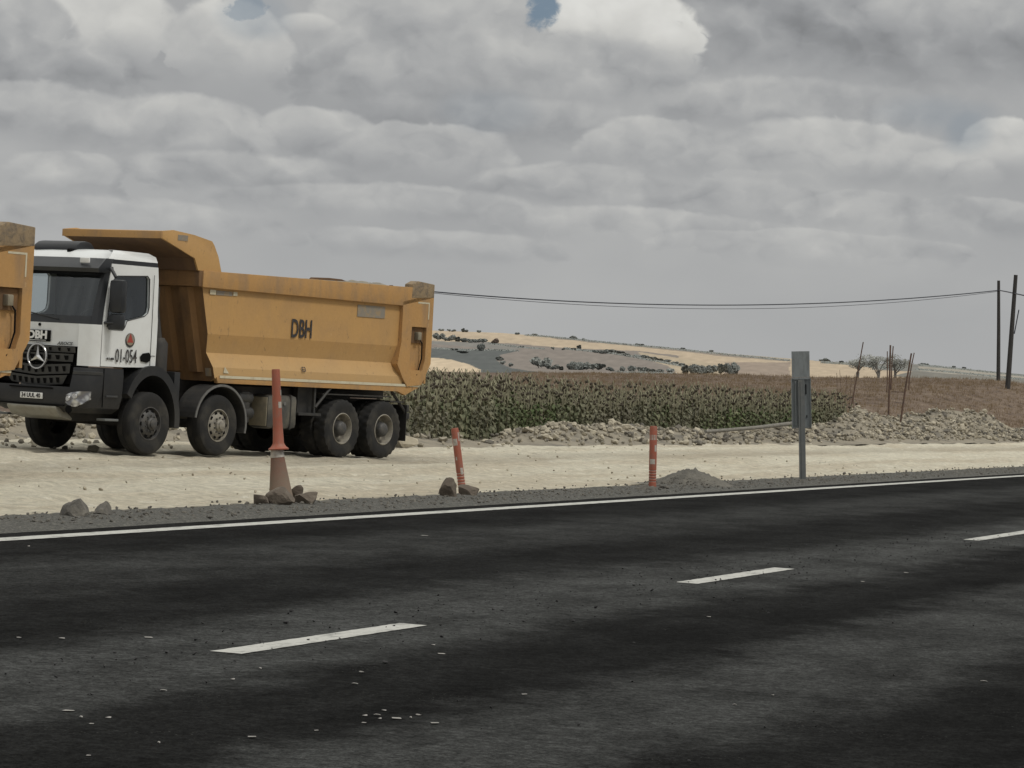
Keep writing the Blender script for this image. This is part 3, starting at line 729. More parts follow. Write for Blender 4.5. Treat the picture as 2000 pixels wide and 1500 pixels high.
def wheel(parent, y, x, w=.31, kind='front', side=1, label=None):
    wh = empty('wheel', (x, y, WR)); wh.parent = parent
    if side < 0: wh.rotation_euler = (0, 0, pi)
    if label: wh['label'] = label
    P('tyre', tyre(w, kind == 'rear'), 'rubber', wh, 28)
    rm = 'rim_pale' if kind in ('frontpale', 'rear') else 'rim_dark'
    if kind.startswith('front'):
        mb = MB(); mb.lathe([(.004, .30), (.006, .285), (-.04, .275), (-.06, .262), (-.035, .25), (.0, .20), (.02, .165), (.02, .09), (.02, .001)], 'x', 48, cap0=False); P('rim', mb, rm, wh, 35)
        mb = MB()
        for i in range(10):
            a = 2*pi*i/10; cy, cz = .222*cos(a), .222*sin(a)
            mb.lathe([(-.012, .036), (-.006, .034), (-.006, .001)], 'x', 12, (0.0, cy, cz))
        P('hand_holes', mb, 'hole', wh)
        mb = MB(); mb.lathe([(.01, .115), (.055, .11), (.075, .085), (.10, .08), (.115, .05), (.115, .001)], 'x', 24); P('hub', mb, 'rim_dark' if kind == 'front' else 'rim_pale', wh, 35)
        mb = MB()
        for i in range(10):
            a = 2*pi*(i+.5)/10; mb.lathe([(.02, .016), (.05, .014), (.052, .001)], 'x', 6, (0, .145*cos(a), .145*sin(a)))
        P('wheel_nuts', mb, 'rim_dark', wh)
    else:
        mb = MB(); mb.lathe([(.004, .305), (.012, .29), (-.02, .272), (-.15, .262), (-.19, .255), (-.20, .21), (-.17, .15), (-.17, .001)], 'x', 48, cap0=False); P('rim', mb, rm, wh, 35)
        mb = MB(); mb.lathe([(-.17, .17), (-.12, .165), (-.10, .145), (-.02, .14), (.01, .125), (.035, .09), (.04, .001)], 'x', 28); P('hub', mb, 'rim_dark', wh, 35)
    return wh
w1 = wheel(tr, AX[0], 1.25, kind='front', label='front axle wheel with dark hub'); 
w2 = wheel(tr, AX[1], 1.25, kind='frontpale', label='second axle wheel with pale dusty rim')
for i in (0, 1): c = copy_tree(w1 if i == 0 else w2, tr); c.location.x = -1.25; c.rotation_euler = (0, 0, pi)
w3 = wheel(tr, AX[2], 1.25, .28, 'rear', label='outer rear wheel with deep pale rim')
def dupw(src, x, y, rz=0.0):
    c = copy_tree(src, tr); c.location.x = x; c.location.y = y; c.rotation_euler = (0, 0, rz); return c
dupw(w3, 1.25, AX[3]); ty3 = [q for q in w3.children if q.name.startswith('tyre')][0]
for y in AX[2:]:
    dupw(w3, -1.25, y, pi)
    c = bpy.data.objects.new('wheel', None); C.objects.link(c); c.parent = tr; c.location = (.92, y, WR); t = ty3.copy(); C.objects.link(t); t.parent = c; c['label'] = 'inner rear wheel'
    c = bpy.data.objects.new('wheel', None); C.objects.link(c); c.parent = tr; c.location = (-.64, y, WR); t = ty3.copy(); C.objects.link(t); t.parent = c; c['label'] = 'inner rear wheel'
# --- chassis
mb = MB()
for s in (-1, 1): mb.box(s*.38-.04, s*.38+.04, -1.2, 8.0, .84, 1.14)
for y in (-.6, 1, 2.9, 4.4, 6.35, 7.9): mb.box(-.34, .34, y-.05, y+.05, .88, 1.1)
for s in (-1, 1): mb.box(s*.36-.05, s*.36+.05, 1.3, 8.1, 1.15, 1.38)
P('chassis_frame', mb, 'chassis')
mb = MB()
for y in AX: mb.tube([(-1.0, y, WR), (1.0, y, WR)], .085, 10)
for y in AX[2:]: mb.lathe([(-.22, .08), (-.12, .22), (.12, .22), (.22, .08)], 'x', 16, (0, y, WR))
for s in (-1, 1):
    mb.box(s*.42-.04, s*.42+.04, -.75, .75, .68, .76); mb.box(s*.42-.04, s*.42+.04, 1.2, 2.6, .68, .76); mb.box(s*.52-.05, s*.52+.05, 5.5, 7.2, .78, .95)
mb.tube([(0, .4, .8), (0, 5.5, .62)], .06, 8)
P('axles', mb, 'chassis', smooth=30)
mb = MB(); mb.box(-.5, .5, -1.3, .5, .55, 1.45, .05); mb.box(-.8, .8, 2.3, 5.2, .8, 1.3, .03); mb.box(-.9, .9, .62, 1.1, .75, 1.5, .02); P('engine_block', mb, 'chassis')
# --- cab shell
def sec(z):
    T = [(1.53, 1.20, -1.36, -1.62, .12), (2.26, 1.215, -1.37, -1.63, .12), (2.6, 1.20, -1.31, -1.54, .12), (3.2, 1.185, -1.19, -1.36, .10), (3.33, 1.18, -1.16, -1.30, .09), (3.42, 1.175, -1.10, -1.24, .08), (3.52, 1.15, -1.0, -1.12, .05), (3.58, 1.06, -.86, -.92, -.05), (3.60, .8, -.7, -.7, -.2)]
    zs = [t[0] for t in T]; hw, yd, yf, yr = [float(np.interp(z, zs, [t[i] for t in T])) for i in (1, 2, 3, 4)]
    pts = [(hw, yr), (hw, yd), (hw-.035, yd-.10), (hw-.13, yf+.10), (hw-.32, yf+.035), (hw*.35, yf-.012)]
    return [(x, y, z) for x, y in pts]+[(-x, y, z) for x, y in pts[::-1]]
def bands(mb, zs, idx, out=0.0, close=False):
    for z0, z1 in zip(zs, zs[1:]):
        A, B = sec(z0), sec(z1)
        for i in idx:
            j = (i+1) % 12
            q = [Vector(A[i]), Vector(A[j]), Vector(B[j]), Vector(B[i])]
            if out:
                n = (q[1]-q[0]).cross(q[3]-q[0]).normalized(); c = sum(q, Vector())/4
                if n.dot(Vector((c.x, c.y+.6, 0))) < 0: n = -n
                q = [v+n*out for v in q]
            mb.face(q)
zs_l = [1.53, 1.8, 2.04, 2.26]
mb = MB(); bands(mb, zs_l, [11]); bands(mb, [2.26, 2.6, 3.2, 3.33, 3.42], [11]); bands(mb, [3.42, 3.52, 3.58, 3.60], range(12)); mb.face(sec(3.60)); mb.face(sec(1.53))
bands(mb, [1.86, 2.04, 2.26], [4, 5, 6]); bmesh.ops.remove_doubles(mb.b, verts=mb.b.verts[:], dist=.001)
P('cab_shell', mb, 'white', smooth=50)
mb = MB(); bands(mb, [3.33, 3.42], [0, 10]); bands(mb, [3.2, 3.33], [1, 2, 3, 4, 5, 6, 7, 8, 9]); P('cab_trim', mb, 'visor')
for s in (0, 1):   # corner panels
    mb = MB(); bands(mb, zs_l, (1, 2, 3) if s == 0 else (7, 8, 9), .012); bmesh.ops.remove_doubles(mb.b, verts=mb.b.verts[:], dist=.03); P('corner_panel', mb, 'white', smooth=40)
mb = MB()
mb.b.free()
for s in (0, 1):
    mb = MB(); bands(mb, [2.26, 2.6, 3.2], (1, 2) if s == 0 else (8, 9)); P('windshield_pillar', mb, 'visor', smooth=40)
mb = MB(); bands(mb, [2.26, 2.6, 3.2], [3, 4, 5, 6, 7]); bmesh.ops.remove_doubles(mb.b, verts=mb.b.verts[:], dist=.001); P('windshield', mb, 'glass', smooth=50)
mb = MB(); bands(mb, [2.262, 2.40], [3, 4, 5, 6, 7], .004); bands(mb, [3.12, 3.2], [3, 4, 5, 6, 7], .004); P('windshield_border', mb, 'visor')
for s in (-.35, .45):
    mb = MB(); mb.tube([(s, -1.66, 2.33), (s-.25, -1.63, 2.36), (s-.75, -1.60, 2.43)], .012, 6); P('wiper', mb, 'black_plastic')
# visor
mb = MB(); A, B = sec(3.12), sec(3.42); n_ = len(A)
ring = [1, 2, 3, 4, 5, 6, 7, 8, 9, 10]
def grow(p, dx, dy): return Vector((p[0]+(dx if p[0] > 0 else -dx), p[1]-dy, p[2]))
prof = []
for i in ring:
    a, b_ = Vector(A[i]), Vector(B[i]); e = .0 if i in (1, 10) else .13
    prof.append([grow((a.x, a.y, 3.17), .02, e+.03), grow((a.x, a.y, 3.24), .03, e+.06), grow((b_.x, b_.y, 3.42), .02, e*.5+.02), grow((b_.x, b_.y, 3.435), -.05, -.06)])
for p0, p1 in zip(prof, prof[1:]):
    for j in range(3): mb.face((p0[j], p1[j], p1[j+1], p0[j+1]))
bmesh.ops.remove_doubles(mb.b, verts=mb.b.verts[:], dist=.001); vis = P('sun_visor', mb, 'visor', smooth=45)
mb = MB(); mb.box(.72, .93, -1.475, -1.44, 3.33, 3.42, .01); P('marker_lamp', mb, 'letter_white')
mb = MB(); mb.prism_x([(-1.0, 3.56), (-.96, 3.66), (-.86, 3.72), (-.72, 3.74), (-.58, 3.72), (-.5, 3.64), (-.46, 3.56)], -.85, .18, .05); P('roof_ventilator', mb, 'visor')
mb = MB(); mb.lathe([(-1.12, .035), (-1.06, .045), (-1.0, .04)], 'y', 12, (.12, 0, 3.55)); P('roof_camera', mb, 'hole')
# doors with windows
def door(side):
    d = empty('door'); d.parent = tr
    X = lambda y, z: side*(float(np.interp(z, [1.53, 2.26, 2.6, 3.2, 3.36], [1.20, 1.215, 1.20, 1.185, 1.18]))+.012)
    pv = lambda y, z: (X(y, z), y, z)
    fr = lambda z: float(np.interp(z, [1.53, 2.26, 2.6, 3.2, 3.36], [-1.36, -1.37, -1.31, -1.19, -1.16]))
    win = [(-1.00, 3.13), (-.20, 3.17), (-.15, 3.12), (-.14, 2.62), (-.17, 2.52), (-.26, 2.46), (-.72, 2.36), (-.78, 2.24), (-.83, 2.19), (-1.20, 2.19), (-1.25, 2.24), (-1.23, 2.5), (-1.10, 3.07)]
    outer = [(fr(3.34), 3.34), (.08, 3.34), (.10, 3.12), (.10, 2.62), (.10, 2.5), (.11, 2.42), (.11, 1.95), (.11, 1.56), (-.75, 1.54), (-1.345, 1.54), (fr(2.26)+.01, 2.2), (fr(2.5)+.01, 2.5), (fr(3.1), 3.06)]
    mb = MB(); n = len(win)
    vo = [mb.b.verts.new(pv(*q)) for q in outer]; vi = [mb.b.verts.new(pv(*q)) for q in win]
    for i in range(n): j = (i+1) % n; mb.b.faces.new((vo[i], vo[j], vi[j], vi[i]))
    vi2 = [mb.b.verts.new((X(*q)-side*.05, q[0], q[1])) for q in win]
    for i in range(n): j = (i+1) % n; mb.b.faces.new((vi[i], vi[j], vi2[j], vi2[i]))
    vo2 = [mb.b.verts.new((X(*q)-side*.05, q[0], q[1])) for q in outer]
    for i in range(n): j = (i+1) % n; mb.b.faces.new((vo[i], vo[j], vo2[j], vo2[i]))
    P('door_panel', mb, 'white', d, 30)
    mb = MB(); mb.face([(X(*q)-side*.03, q[0], q[1]) for q in win]); P('window', mb, 'glass', d)
    mb = MB()   # window seal
    rim_ = [Vector((X(*q)+side*.003, q[0], q[1])) for q in win]; mb.tube(rim_+[rim_[0]], .011, 4, cap=False); P('window_seal', mb, 'visor', d)
    x = side*1.225
    mb = MB(); mb.prism_x([(-.30, 1.66), (-.33, 1.74), (-.26, 1.80), (-.10, 1.82), (-.04, 1.76), (-.06, 1.68), (-.14, 1.64)], min(x, x+side*.012), max(x, x+side*.012)); P('door_handle', mb, 'hole', d)
    mb = MB(); xs = (X(0, 2)+side*.003); mb.box(min(xs, xs+side*.003), max(xs, xs+side*.003), -.055, -.045, 1.56, 3.2); mb.box(min(xs, xs+side*.003), max(xs, xs+side*.003), -.02, .08, 1.76, 1.768); P('panel_gap', mb, 'hole', d)
    return d
dn_ = door(1); door(-1)
zt = (pi/2, 0, pi/2)
text('01-054', .34, M['letter_black'], dn_, loc=(1.236, -.71, 1.725), rot=zt, sx=.60, bold=.001)
text('4148', .05, M['letter_black'], dn_, loc=(1.234, -1.13, 1.675), rot=zt, sx=2.0, bold=.003)
lg = MB(); lg.lathe([(1.2285, .125), (1.231, .125), (1.231, .001)], 'x', 32, (0, -.62, 2.02)); lgo = P('door_logo', lg, 'letter_black', dn_)
lg = MB(); lg.lathe([(1.232, .105), (1.2335, .105), (1.2335, .001)], 'x', 32, (0, -.62, 2.035)); P('logo_disc', lg, 'grey_patch', dn_)
lg = MB(); lg.prism_x([(-.70, 1.98), (-.54, 1.98), (-.62, 2.14)], 1.234, 1.237); P('logo_triangle', lg, 'red_mark', dn_)
# mirrors
for s in (1, -1):
    mr = empty('mirror'); mr.parent = tr
    mb = MB(); mb.box(s*1.42-.15, s*1.42+.15, -1.30, -1.14, 2.48, 3.06, .06); mb.box(s*1.41-.15, s*1.41+.15, -1.29, -1.14, 2.18, 2.46, .05); P('mirror_housing', mb, 'visor', mr, 40)
    mb = MB(); mb.tube([(s*1.18, -1.14, 3.26), (s*1.3, -1.3, 3.25), (s*1.42, -1.30, 3.1)], .03, 8); mb.tube([(s*1.2, -1.32, 2.3), (s*1.4, -1.27, 2.3)], .025, 8); P('mirror_arm', mb, 'visor', mr, 40)
    mb = MB(); mb.box(s*1.44-.085, s*1.44+.085, -1.2, -1.193, 2.5, 3.04); P('mirror_glass', mb, 'chrome', mr)
# front: black lower mask, grille, star, boards
mb = MB(); bands(mb, [1.2, 1.53, 1.86], [3, 4, 5, 6, 7], -.03); P('grille_backing', mb, 'hole')
gr = empty('grille'); gr.parent = tr
def fy(x): return -1.665+.05*abs(x)**2
for k_, (z0, z1, h0, h1, cn_, hw_) in enumerate([(1.745, 1.85, .85, .87, 8, .035), (1.585, 1.725, .80, .845, 8, .055), (1.385, 1.555, .74, .79, 9, .042), (1.19, 1.355, .60, .73, 8, .042)]):
    mb = MB(); nn = 12; cv = lambda x: (-.05*(1-abs(x/h1)) if k_ > 1 else 0)
    for i in range(nn):
        xa = -h1+2*h1*i/nn; xb = -h1+2*h1*(i+1)/nn
        A_ = [(xa*h0/h1, fy(xa)+.02, z0+cv(xa)), (xb*h0/h1, fy(xb)+.02, z0+cv(xb)), (xb, fy(xb)-.015, z1+cv(xb)), (xa, fy(xa)-.015, z1+cv(xa))]
        Bk = [(p[0], p[1]+.06, p[2]) for p in A_]
        mb.face(A_); mb.face([A_[3], A_[2], Bk[2], Bk[3]]); mb.face([A_[0], Bk[0], Bk[1], A_[1]])
    P('grille_bar', mb, 'grille_grey', gr)
    mb = MB(); zc = (z0+z1)/2
    for i in range(cn_):
        x = (-h0+2*h0*(i+.5)/cn_)*.97; q = zc+cv(x); hz_ = (z1-z0)*.27; yy = fy(x)-.006
        mb.face([(x-hw_, yy-.006, q+hz_), (x+hw_, yy-.006, q+hz_), (x+hw_*.55, yy+.008, q-hz_), (x-hw_*.55, yy+.008, q-hz_)])
    P('grille_holes', mb, 'hole', gr)
em = empty('emblem'); em.parent = tr
mb = MB(); sg = 36
rr = []
for i in range(sg):
    a = 2*pi*i/sg; ring_ = []
    for q in range(6): b_ = 2*pi*q/6; r_ = .215+.022*cos(b_); ring_.append(mb.b.verts.new((.05+r_*cos(a), -1.70+.022*sin(b_), 1.66+r_*sin(a))))
    rr.append(ring_)
for i in range(sg):
    for q in range(6): mb.b.faces.new((rr[i][q], rr[(i+1) % sg][q], rr[(i+1) % sg][(q+1) % 6], rr[i][(q+1) % 6]))
P('emblem_ring', mb, 'chrome', em, 60)
mb = MB()
for a in (pi/2, pi/2+2*pi/3, pi/2+4*pi/3):
    t = Vector((cos(a), 0, sin(a))); n_ = Vector((-sin(a), 0, cos(a))); c = Vector((.05, -1.70, 1.66)); pk = c+Vector((0, -.03, 0)); tip = c+t*.205
    c1, c2 = c+n_*.04+t*.02, c-n_*.04+t*.02; mb.face((pk, c1, tip)); mb.face((pk, tip, c2)); 
P('emblem_star', mb, 'chrome', em)
mb = MB(); mb.box(-.29, .29, -1.668, -1.645, 1.92, 2.12, .006); nb = P('name_board', mb, 'hole')
text('DBH', .19, M['letter_white'], nb, loc=(0, -1.673, 2.03), rot=(pi/2, 0, 0), sx=1.18, bold=.009)
mb = MB(); mb.box(-.2, .2, -1.673, -1.669, 1.937, 1.945); P('board_underline', mb, 'letter_white', nb)
text('AROCS', .075, M['galv_dark'], tr, loc=(.62, -1.645, 1.90), rot=(pi/2, 0, .05), sx=1.35, bold=.003, shear=.3)
mb = MB(); mb.lathe([(-1.66, .028), (-1.64, .028)], 'y', 12, (.02, 0, 2.215)); P('hood_badge', mb, 'hole')
# bumper
def bump_sec(z, e=0.0):
    T = [(.70, 1.0, -1.60), (.80, 1.16, -1.74), (1.0, 1.22, -1.77), (1.22, 1.23, -1.74), (1.38, 1.235, -1.70), (1.53, 1.22, -1.66)]
    zs = [t[0] for t in T]; hw = float(np.interp(z, zs, [t[1] for t in T])); yf = float(np.interp(z, zs, [t[2] for t in T]))
    pts = [(hw, -.75), (hw, -1.30), (hw-.04, yf+.26), (hw-.16, yf+.10), (hw-.36, yf+.02), (.35, yf), (-.35, yf)]
    r_ = pts[:6]; return [(x, y, z) for x, y in r_]+[(-x, y, z) for x, y in r_[::-1]]
mb = MB(); zz = [.70, .80, 1.0, 1.15]
for z0, z1 in zip(zz, zz[1:]):
    A, B = bump_sec(z0), bump_sec(z1)
    for i in range(11): mb.face((A[i], A[i+1], B[i+1], B[i]))
for z0, z1 in ((1.15, 1.38), (1.38, 1.50)):
    A, B = bump_sec(z0), bump_sec(z1)
    for i in (0, 1, 2, 3, 7, 8, 9, 10):
        a0, a1, b0, b1 = map(Vector, (A[i], A[i+1], B[i], B[i+1]))
        mb.face((a0, a1, b1, b0))
A = bump_sec(1.15); mb.face([A[4], A[5], A[6], A[7], (A[7][0], -1.5, 1.15), (A[4][0], -1.5, 1.15)])
mb.face(bump_sec(.70))
A = bump_sec(1.50); mb.face([A[i] for i in (0, 1, 2, 3, 4)]+[(.85, -.75, 1.5)]); mb.face([A[i] for i in (7, 8, 9, 10, 11)]+[(-.85, -.75, 1.5)])
bmesh.ops.remove_doubles(mb.b, verts=mb.b.verts[:], dist=.002); bp = P('bumper', mb, 'black_plastic', smooth=38)
for s in (1, -1):   # pressed ledge, joint and entry step of the bumper corner
    mb = MB(); A, B = bump_sec(1.38), bump_sec(1.43); idx = (1, 2, 3, 4) if s > 0 else (7, 8, 9, 10)
    for i, j in zip(idx, idx[1:]):
        a0, a1, b0, b1 = Vector(A[i]), Vector(A[j]), Vector(B[i]), Vector(B[j]); o0, o1 = Vector((s*.022, -.022, 0)), Vector((s*.022, -.022, 0))
        mb.face((a0+o0*.3, a1+o1*.3, b1+o1, b0+o0)); mb.face((b0+o0, b1+o1, b1-o1*.5+Vector((0, 0, .012)), b0-o0*.5+Vector((0, 0, .012))))
    P('bumper_ledge', mb, 'grille_grey')
    x0, x1 = (1.222, 1.2385) if s > 0 else (-1.2385, -1.222)
    mb = MB(); mb.box(x0, x1, -1.275, -1.262, .82, 1.50); P('bumper_joint', mb, 'hole')
    x0, x1 = (1.05, 1.25) if s > 0 else (-1.25, -1.05)
    mb = MB(); mb.box(x0, x1, -1.20, -.84, .585, .625, .008); P('entry_step', mb, 'galv_dark')
    mb = MB(); mb.box(x0, x1-.012 if s > 0 else x1, -1.18, -.88, 1.0, 1.035, .006); P('step_lip', mb, 'grille_grey')
mb = MB(); mb.box(-.78, .78, -1.778, -1.74, .815, .835); mb.box(-.5, .5, -1.785, -1.76, 1.10, 1.125); P('bumper_slots', mb, 'hole')
mb = MB(); mb.prism_x([(-1.80, .76), (-1.80, .80), (-1.60, .78), (-1.35, .60), (-1.36, .56), (-1.68, .62)], -.52, .62, .012); P('skid_plate', mb, 'alu')
for s in (1, -1):
    hl_ = MB(); q = [(.83, .88), (.84, 1.02), (.93, 1.06), (1.07, 1.085), (1.185, 1.09), (1.18, .95), (1.10, .86), (1.00, .81), (.91, .82)]
    def hy(x): return float(np.interp(x, [.6, .88, 1.08, 1.2], [-1.775, -1.765, -1.675, -1.52]))-.012
    f_ = [(s*x, hy(x), z) for x, z in q]; bk_ = [(s*x*.99, hy(x)+.07, z) for x, z in q]
    c_ = (s*1.0, -1.745, .955)
    for i in range(len(q)): j = (i+1) % len(q); hl_.face((f_[i], f_[j], c_)); hl_.face((f_[i], f_[j], bk_[j], bk_[i]))
    ho = P('headlight', hl_, 'lamp')
    mb = MB(); mb.lathe([(-1.79, .04), (-1.765, .045)], 'y', 16, (s*.88, 0, .95)); mb.lathe([(-1.765, .045), (-1.74, .05)], 'y', 16, (s*1.01, 0, 1.0)); P('bulb_reflector', mb, 'chrome', ho)
    mb = MB(); mb.lathe([(-1.775, .07), (-1.755, .07)], 'y', 16, (s*.90, 0, .765)); P('fog_lamp', mb, 'hole')
mb = MB(); mb.box(-.22, .29, -1.80, -1.765, .915, 1.02, .006); pl = P('number_plate', mb, 'letter_white')
text('34 UUL 40', .105, M['letter_black'], pl, loc=(.035, -1.803, .966), rot=(pi/2, 0, 0), sx=.95, bold=.003)
# interior
mb = MB(); mb.box(-1.1, 1.1, -1.45, -1.2, 1.9, 2.34, .05); P('dashboard', mb, 'seat')
for s in (.58, -.58):
    mb = MB(); mb.box(s-.25, s+.25, -.75, -.25, 1.75, 2.05, .06); mb.prism_x([(-.32, 2.0), (-.14, 2.0), (-.05, 2.75), (-.17, 2.8)], s-.24, s+.24, .05); mb.box(s-.13, s+.13, -.13, -.03, 2.72, 2.95, .03); P('seat', mb, 'seat')
mb = MB(); mb.box(-1.13, 1.13, -.01, .04, 1.6, 3.4); mb.box(-1.13, 1.13, -1.3, 0, 1.56, 1.6); P('cab_lining', mb, 'seat')
mb = MB()
st_c = Vector((.58, -1.02, 2.34)); pts = [st_c+Vector((.22*cos(a), .08*sin(a), .20*sin(a))) for a in np.linspace(0, 2*pi, 21)]; mb.tube(pts, .018, 6, cap=False); mb.tube([st_c, st_c+Vector((0, -.3, -.1))], .03, 6); P('steering_wheel', mb, 'seat')
# fenders
def arch(y, r0, r1, a0, a1, x0, x1, zc=WR, n=20, ys=1.0):
    mb = MB(); pts = []
    for i in range(n+1):
        a = R(a0+(a1-a0)*i/n); pts.append((cos(a), sin(a)))
    o_ = [(y+c*r1*ys, zc+s*r1) for c, s in pts]; i_ = [(y+c*r0*ys, zc+s*r0) for c, s in pts]
    for k in range(n):
        for A_ in ((o_[k], o_[k+1], i_[k+1], i_[k]),):
            mb.face([(x1, *q) for q in A_]); mb.face([(x0, *q) for q in A_])
        mb.face([(x1, *o_[k]), (x1, *o_[k+1]), (x0, *o_[k+1]), (x0, *o_[k])]); mb.face([(x1, *i_[k]), (x1, *i_[k+1]), (x0, *i_[k+1]), (x0, *i_[k])])
    for q0, q1 in ((o_[0], i_[0]), (o_[-1], i_[-1])): mb.face([(x0, *q0), (x1, *q0), (x1, *q1), (x0, *q1)])
    return mb
for s in (1, -1):
    X0, X1 = (.80, 1.285) if s > 0 else (-1.285, -.80)
    P('front_fender', arch(0, .80, .97, 152, -8, X0, X1, .62, 22, .80), 'black_plastic', smooth=40)
    mb = MB(); a_, b_ = (1.215, 1.235) if s > 0 else (-1.235, -1.215)
    mb.box(*((.6, 1.23) if s > 0 else (-1.23, -.6)), .64, .80, .68, 1.5, .02); P('cab_step_panel', mb, 'black_plastic')
    sf = P('second_fender', arch(AX[1], .665, .70, 172, -14, *((.82, 1.30) if s > 0 else (-1.30, -.82)), .60, 24, 1.05), 'fender', smooth=40)
    P('fender_edge', arch(AX[1], .675, .715, 172, -14, *((1.29, 1.312) if s > 0 else (-1.312, -1.29)), .60, 24, 1.05), 'steel_edge', sf, smooth=40)
# tanks and boxes between axles 2 and 3
mb = MB(); mb.box(.72, 1.20, 3.42, 4.32, .52, 1.16, .10); tk = P('fuel_tank', mb, 'tank', smooth=40)
mb = MB(); mb.box(.76, 1.17, 3.408, 3.43, .57, 1.11, .01); P('tank_end_plate', mb, 'tank_end', tk)
mb = MB(); mb.lathe([(1.2, .035), (1.215, .035), (1.215, .001)], 'x', 12, (0, 3.9, 1.0)); P('tank_cap', mb, 'steel_edge', tk)
mb = MB()
for y in (3.62, 4.1): mb.box(.71, 1.207, y-.02, y+.02, .512, 1.168, .01)
P('tank_strap', mb, 'chassis', tk)
mb = MB(); mb.lathe([(2.66, .001), (2.68, .13), (3.05, .13), (3.1, .1), (3.1, .001)], 'y', 18, (1.0, 0, 1.08)); mb.lathe([(2.68, .001), (2.7, .11), (3.1, .11), (3.12, .001)], 'y', 16, (1.02, 0, .80)); mb.box(.85, 1.1, 2.75, 3.0, .62, 1.2, .03); P('air_tanks', mb, 'fender', smooth=40)
mb = MB(); mb.box(-1.2, -.72, 2.8, 4.8, .5, 1.15, .1); P('far_side_tank', mb, 'tank')
# rear mudguards, brackets and flap
mb = MB(); mb.box(.9, 1.0, 4.55, 5.0, .82, 1.38); mb.box(1.12, 1.17, 4.85, 4.90, .84, 1.38); mb.tube([(1.16, 4.9, .95), (1.2, 5.35, 1.37)], .03, 6); mb.box(.7, 1.2, 4.35, 5.05, .79, .84); P('guard_bracket', mb, 'fender')
mb = MB(); mb.box(.55, 1.18, 5.1, 7.3, 1.20, 1.225); mb.box(.55, 1.18, 7.3, 7.75, 1.10, 1.13); mb.tube([(1.12, 7.4, 1.32), (1.12, 7.85, .95), (1.12, 7.95, .78)], .03, 6); mb.box(-1.18, -.55, 5.1, 7.7, 1.20, 1.225); P('mudguard', mb, 'chassis')
for s in (.9, -.9):
    mb = MB(); mb.box(s-.28, s+.28, 7.86, 7.875, .34, 1.0); P('mudflap', mb, 'black_plastic')
mb = MB(); mb.box(-1.15, 1.15, 7.9, 8.02, .78, .9, .02); mb.box(-1.1, -.7, 7.98, 8.06, .92, 1.06, .02); mb.box(.7, 1.1, 7.98, 8.06, .92, 1.06, .02); P('rear_bar', mb, 'fender')
# --- tipper body
bed = empty('tipper_body'); bed.parent = tr
def fyz(z): return 1.26+.27*(3.36-z)
SP = [(1.215, 3.33), (1.185, 3.08), (1.175, 2.22), (1.085, 1.88), (1.205, 1.62), (1.215, 1.42), (1.10, 1.36)]
def side_shell(sgn, y_end=7.62):
    mb = MB()
    for s in (sgn,):
        ys_ = [None, 3.0, 4.6, 6.2, y_end]
        for (x0, z0), (x1, z1) in zip(SP, SP[1:]):
            for a in range(4):
                ya0 = fyz(z0) if a == 0 else ys_[a]; ya1 = fyz(z1) if a == 0 else ys_[a]; yb = ys_[a+1]
                d = lambda y, z: .012*fbm(y*1.3, z*1.7+s*5, 1, 3)
                mb.face([(s*(x0+d(ya0, z0)), ya0, z0), (s*(x0+d(yb, z0)), yb, z0), (s*(x1+d(yb, z1)), yb, z1), (s*(x1+d(ya1, z1)), ya1, z1)])
    return mb
for s in (1, -1): P('side_wall', side_shell(s), 'yellow', bed, 12)
mb = MB()   # floor and inner walls
mb.box(-1.08, 1.08, 1.9, 8.1, 1.38, 1.46); 
for s in (1, -1): mb.box(s*1.05-.02, s*1.05+.02, 1.85, 8.2, 1.9, 3.34)
P('bed_floor', mb, 'dark_brown', bed)
mb = MB(); fwp = lambda x, z: (x, fyz(z), z)
zsn = [1.36, 1.42, 1.62, 1.88, 2.22, 3.08, 3.33]; xs_ = {z: x for x, z in SP}
for z0, z1 in zip(zsn, zsn[1:]): mb.face([fwp(-xs_[z0], z0), fwp(xs_[z0], z0), fwp(xs_[z1], z1), fwp(-xs_[z1], z1)])
P('front_wall', mb, 'dark_brown', bed)
for x in (-.82, -.28, .26, .80):   # pressed ribs
    mb = MB(); z0, z1 = 1.52, 3.06; y0, y1 = fyz(z0), fyz(z1)
    a = [(x-.17, y0, z0), (x-.10, y0-.09, z0), (x+.10, y0-.09, z0), (x+.17, y0, z0)]; b_ = [(x-.17, y1, z1), (x-.10, y1-.09, z1), (x+.10, y1-.09, z1), (x+.17, y1, z1)]
    for i in range(3): mb.face((a[i], a[i+1], b_[i+1], b_[i]))
    mb.face(a); mb.face(b_); P('front_rib', mb, 'dark_brown', bed)
mb = MB(); mb.box(-1.24, 1.24, 1.17, 1.30, 3.07, 3.355, .012); P('front_rail', mb, 'dark_brown', bed)
for s in (1, -1):
    x0, x1 = (1.165, 1.262) if s > 0 else (-1.262, -1.165)
    mb = MB(); mb.prism_x([(1.262, 3.06), (1.262, 3.36), (8.40, 3.40), (8.40, 3.20), (7.45, 3.02)], x0, x1, .012); P('top_rail', mb, 'yellow_dirty', bed)
    x0, x1 = (1.15, 1.235) if s > 0 else (-1.235, -1.15)
    mb = MB(); mb.prism_x([(1.82, 1.44), (1.86, 1.33), (7.45, 1.33), (7.70, 1.25), (8.2, 1.44)], x0, x1, .006); P('bottom_rail', mb, 'yellow_dirty', bed)
mb = MB(); mb.box(1.236, 1.244, 1.90, 8.16, 1.425, 1.475); P('reflective_strip', mb, 'pale', bed)
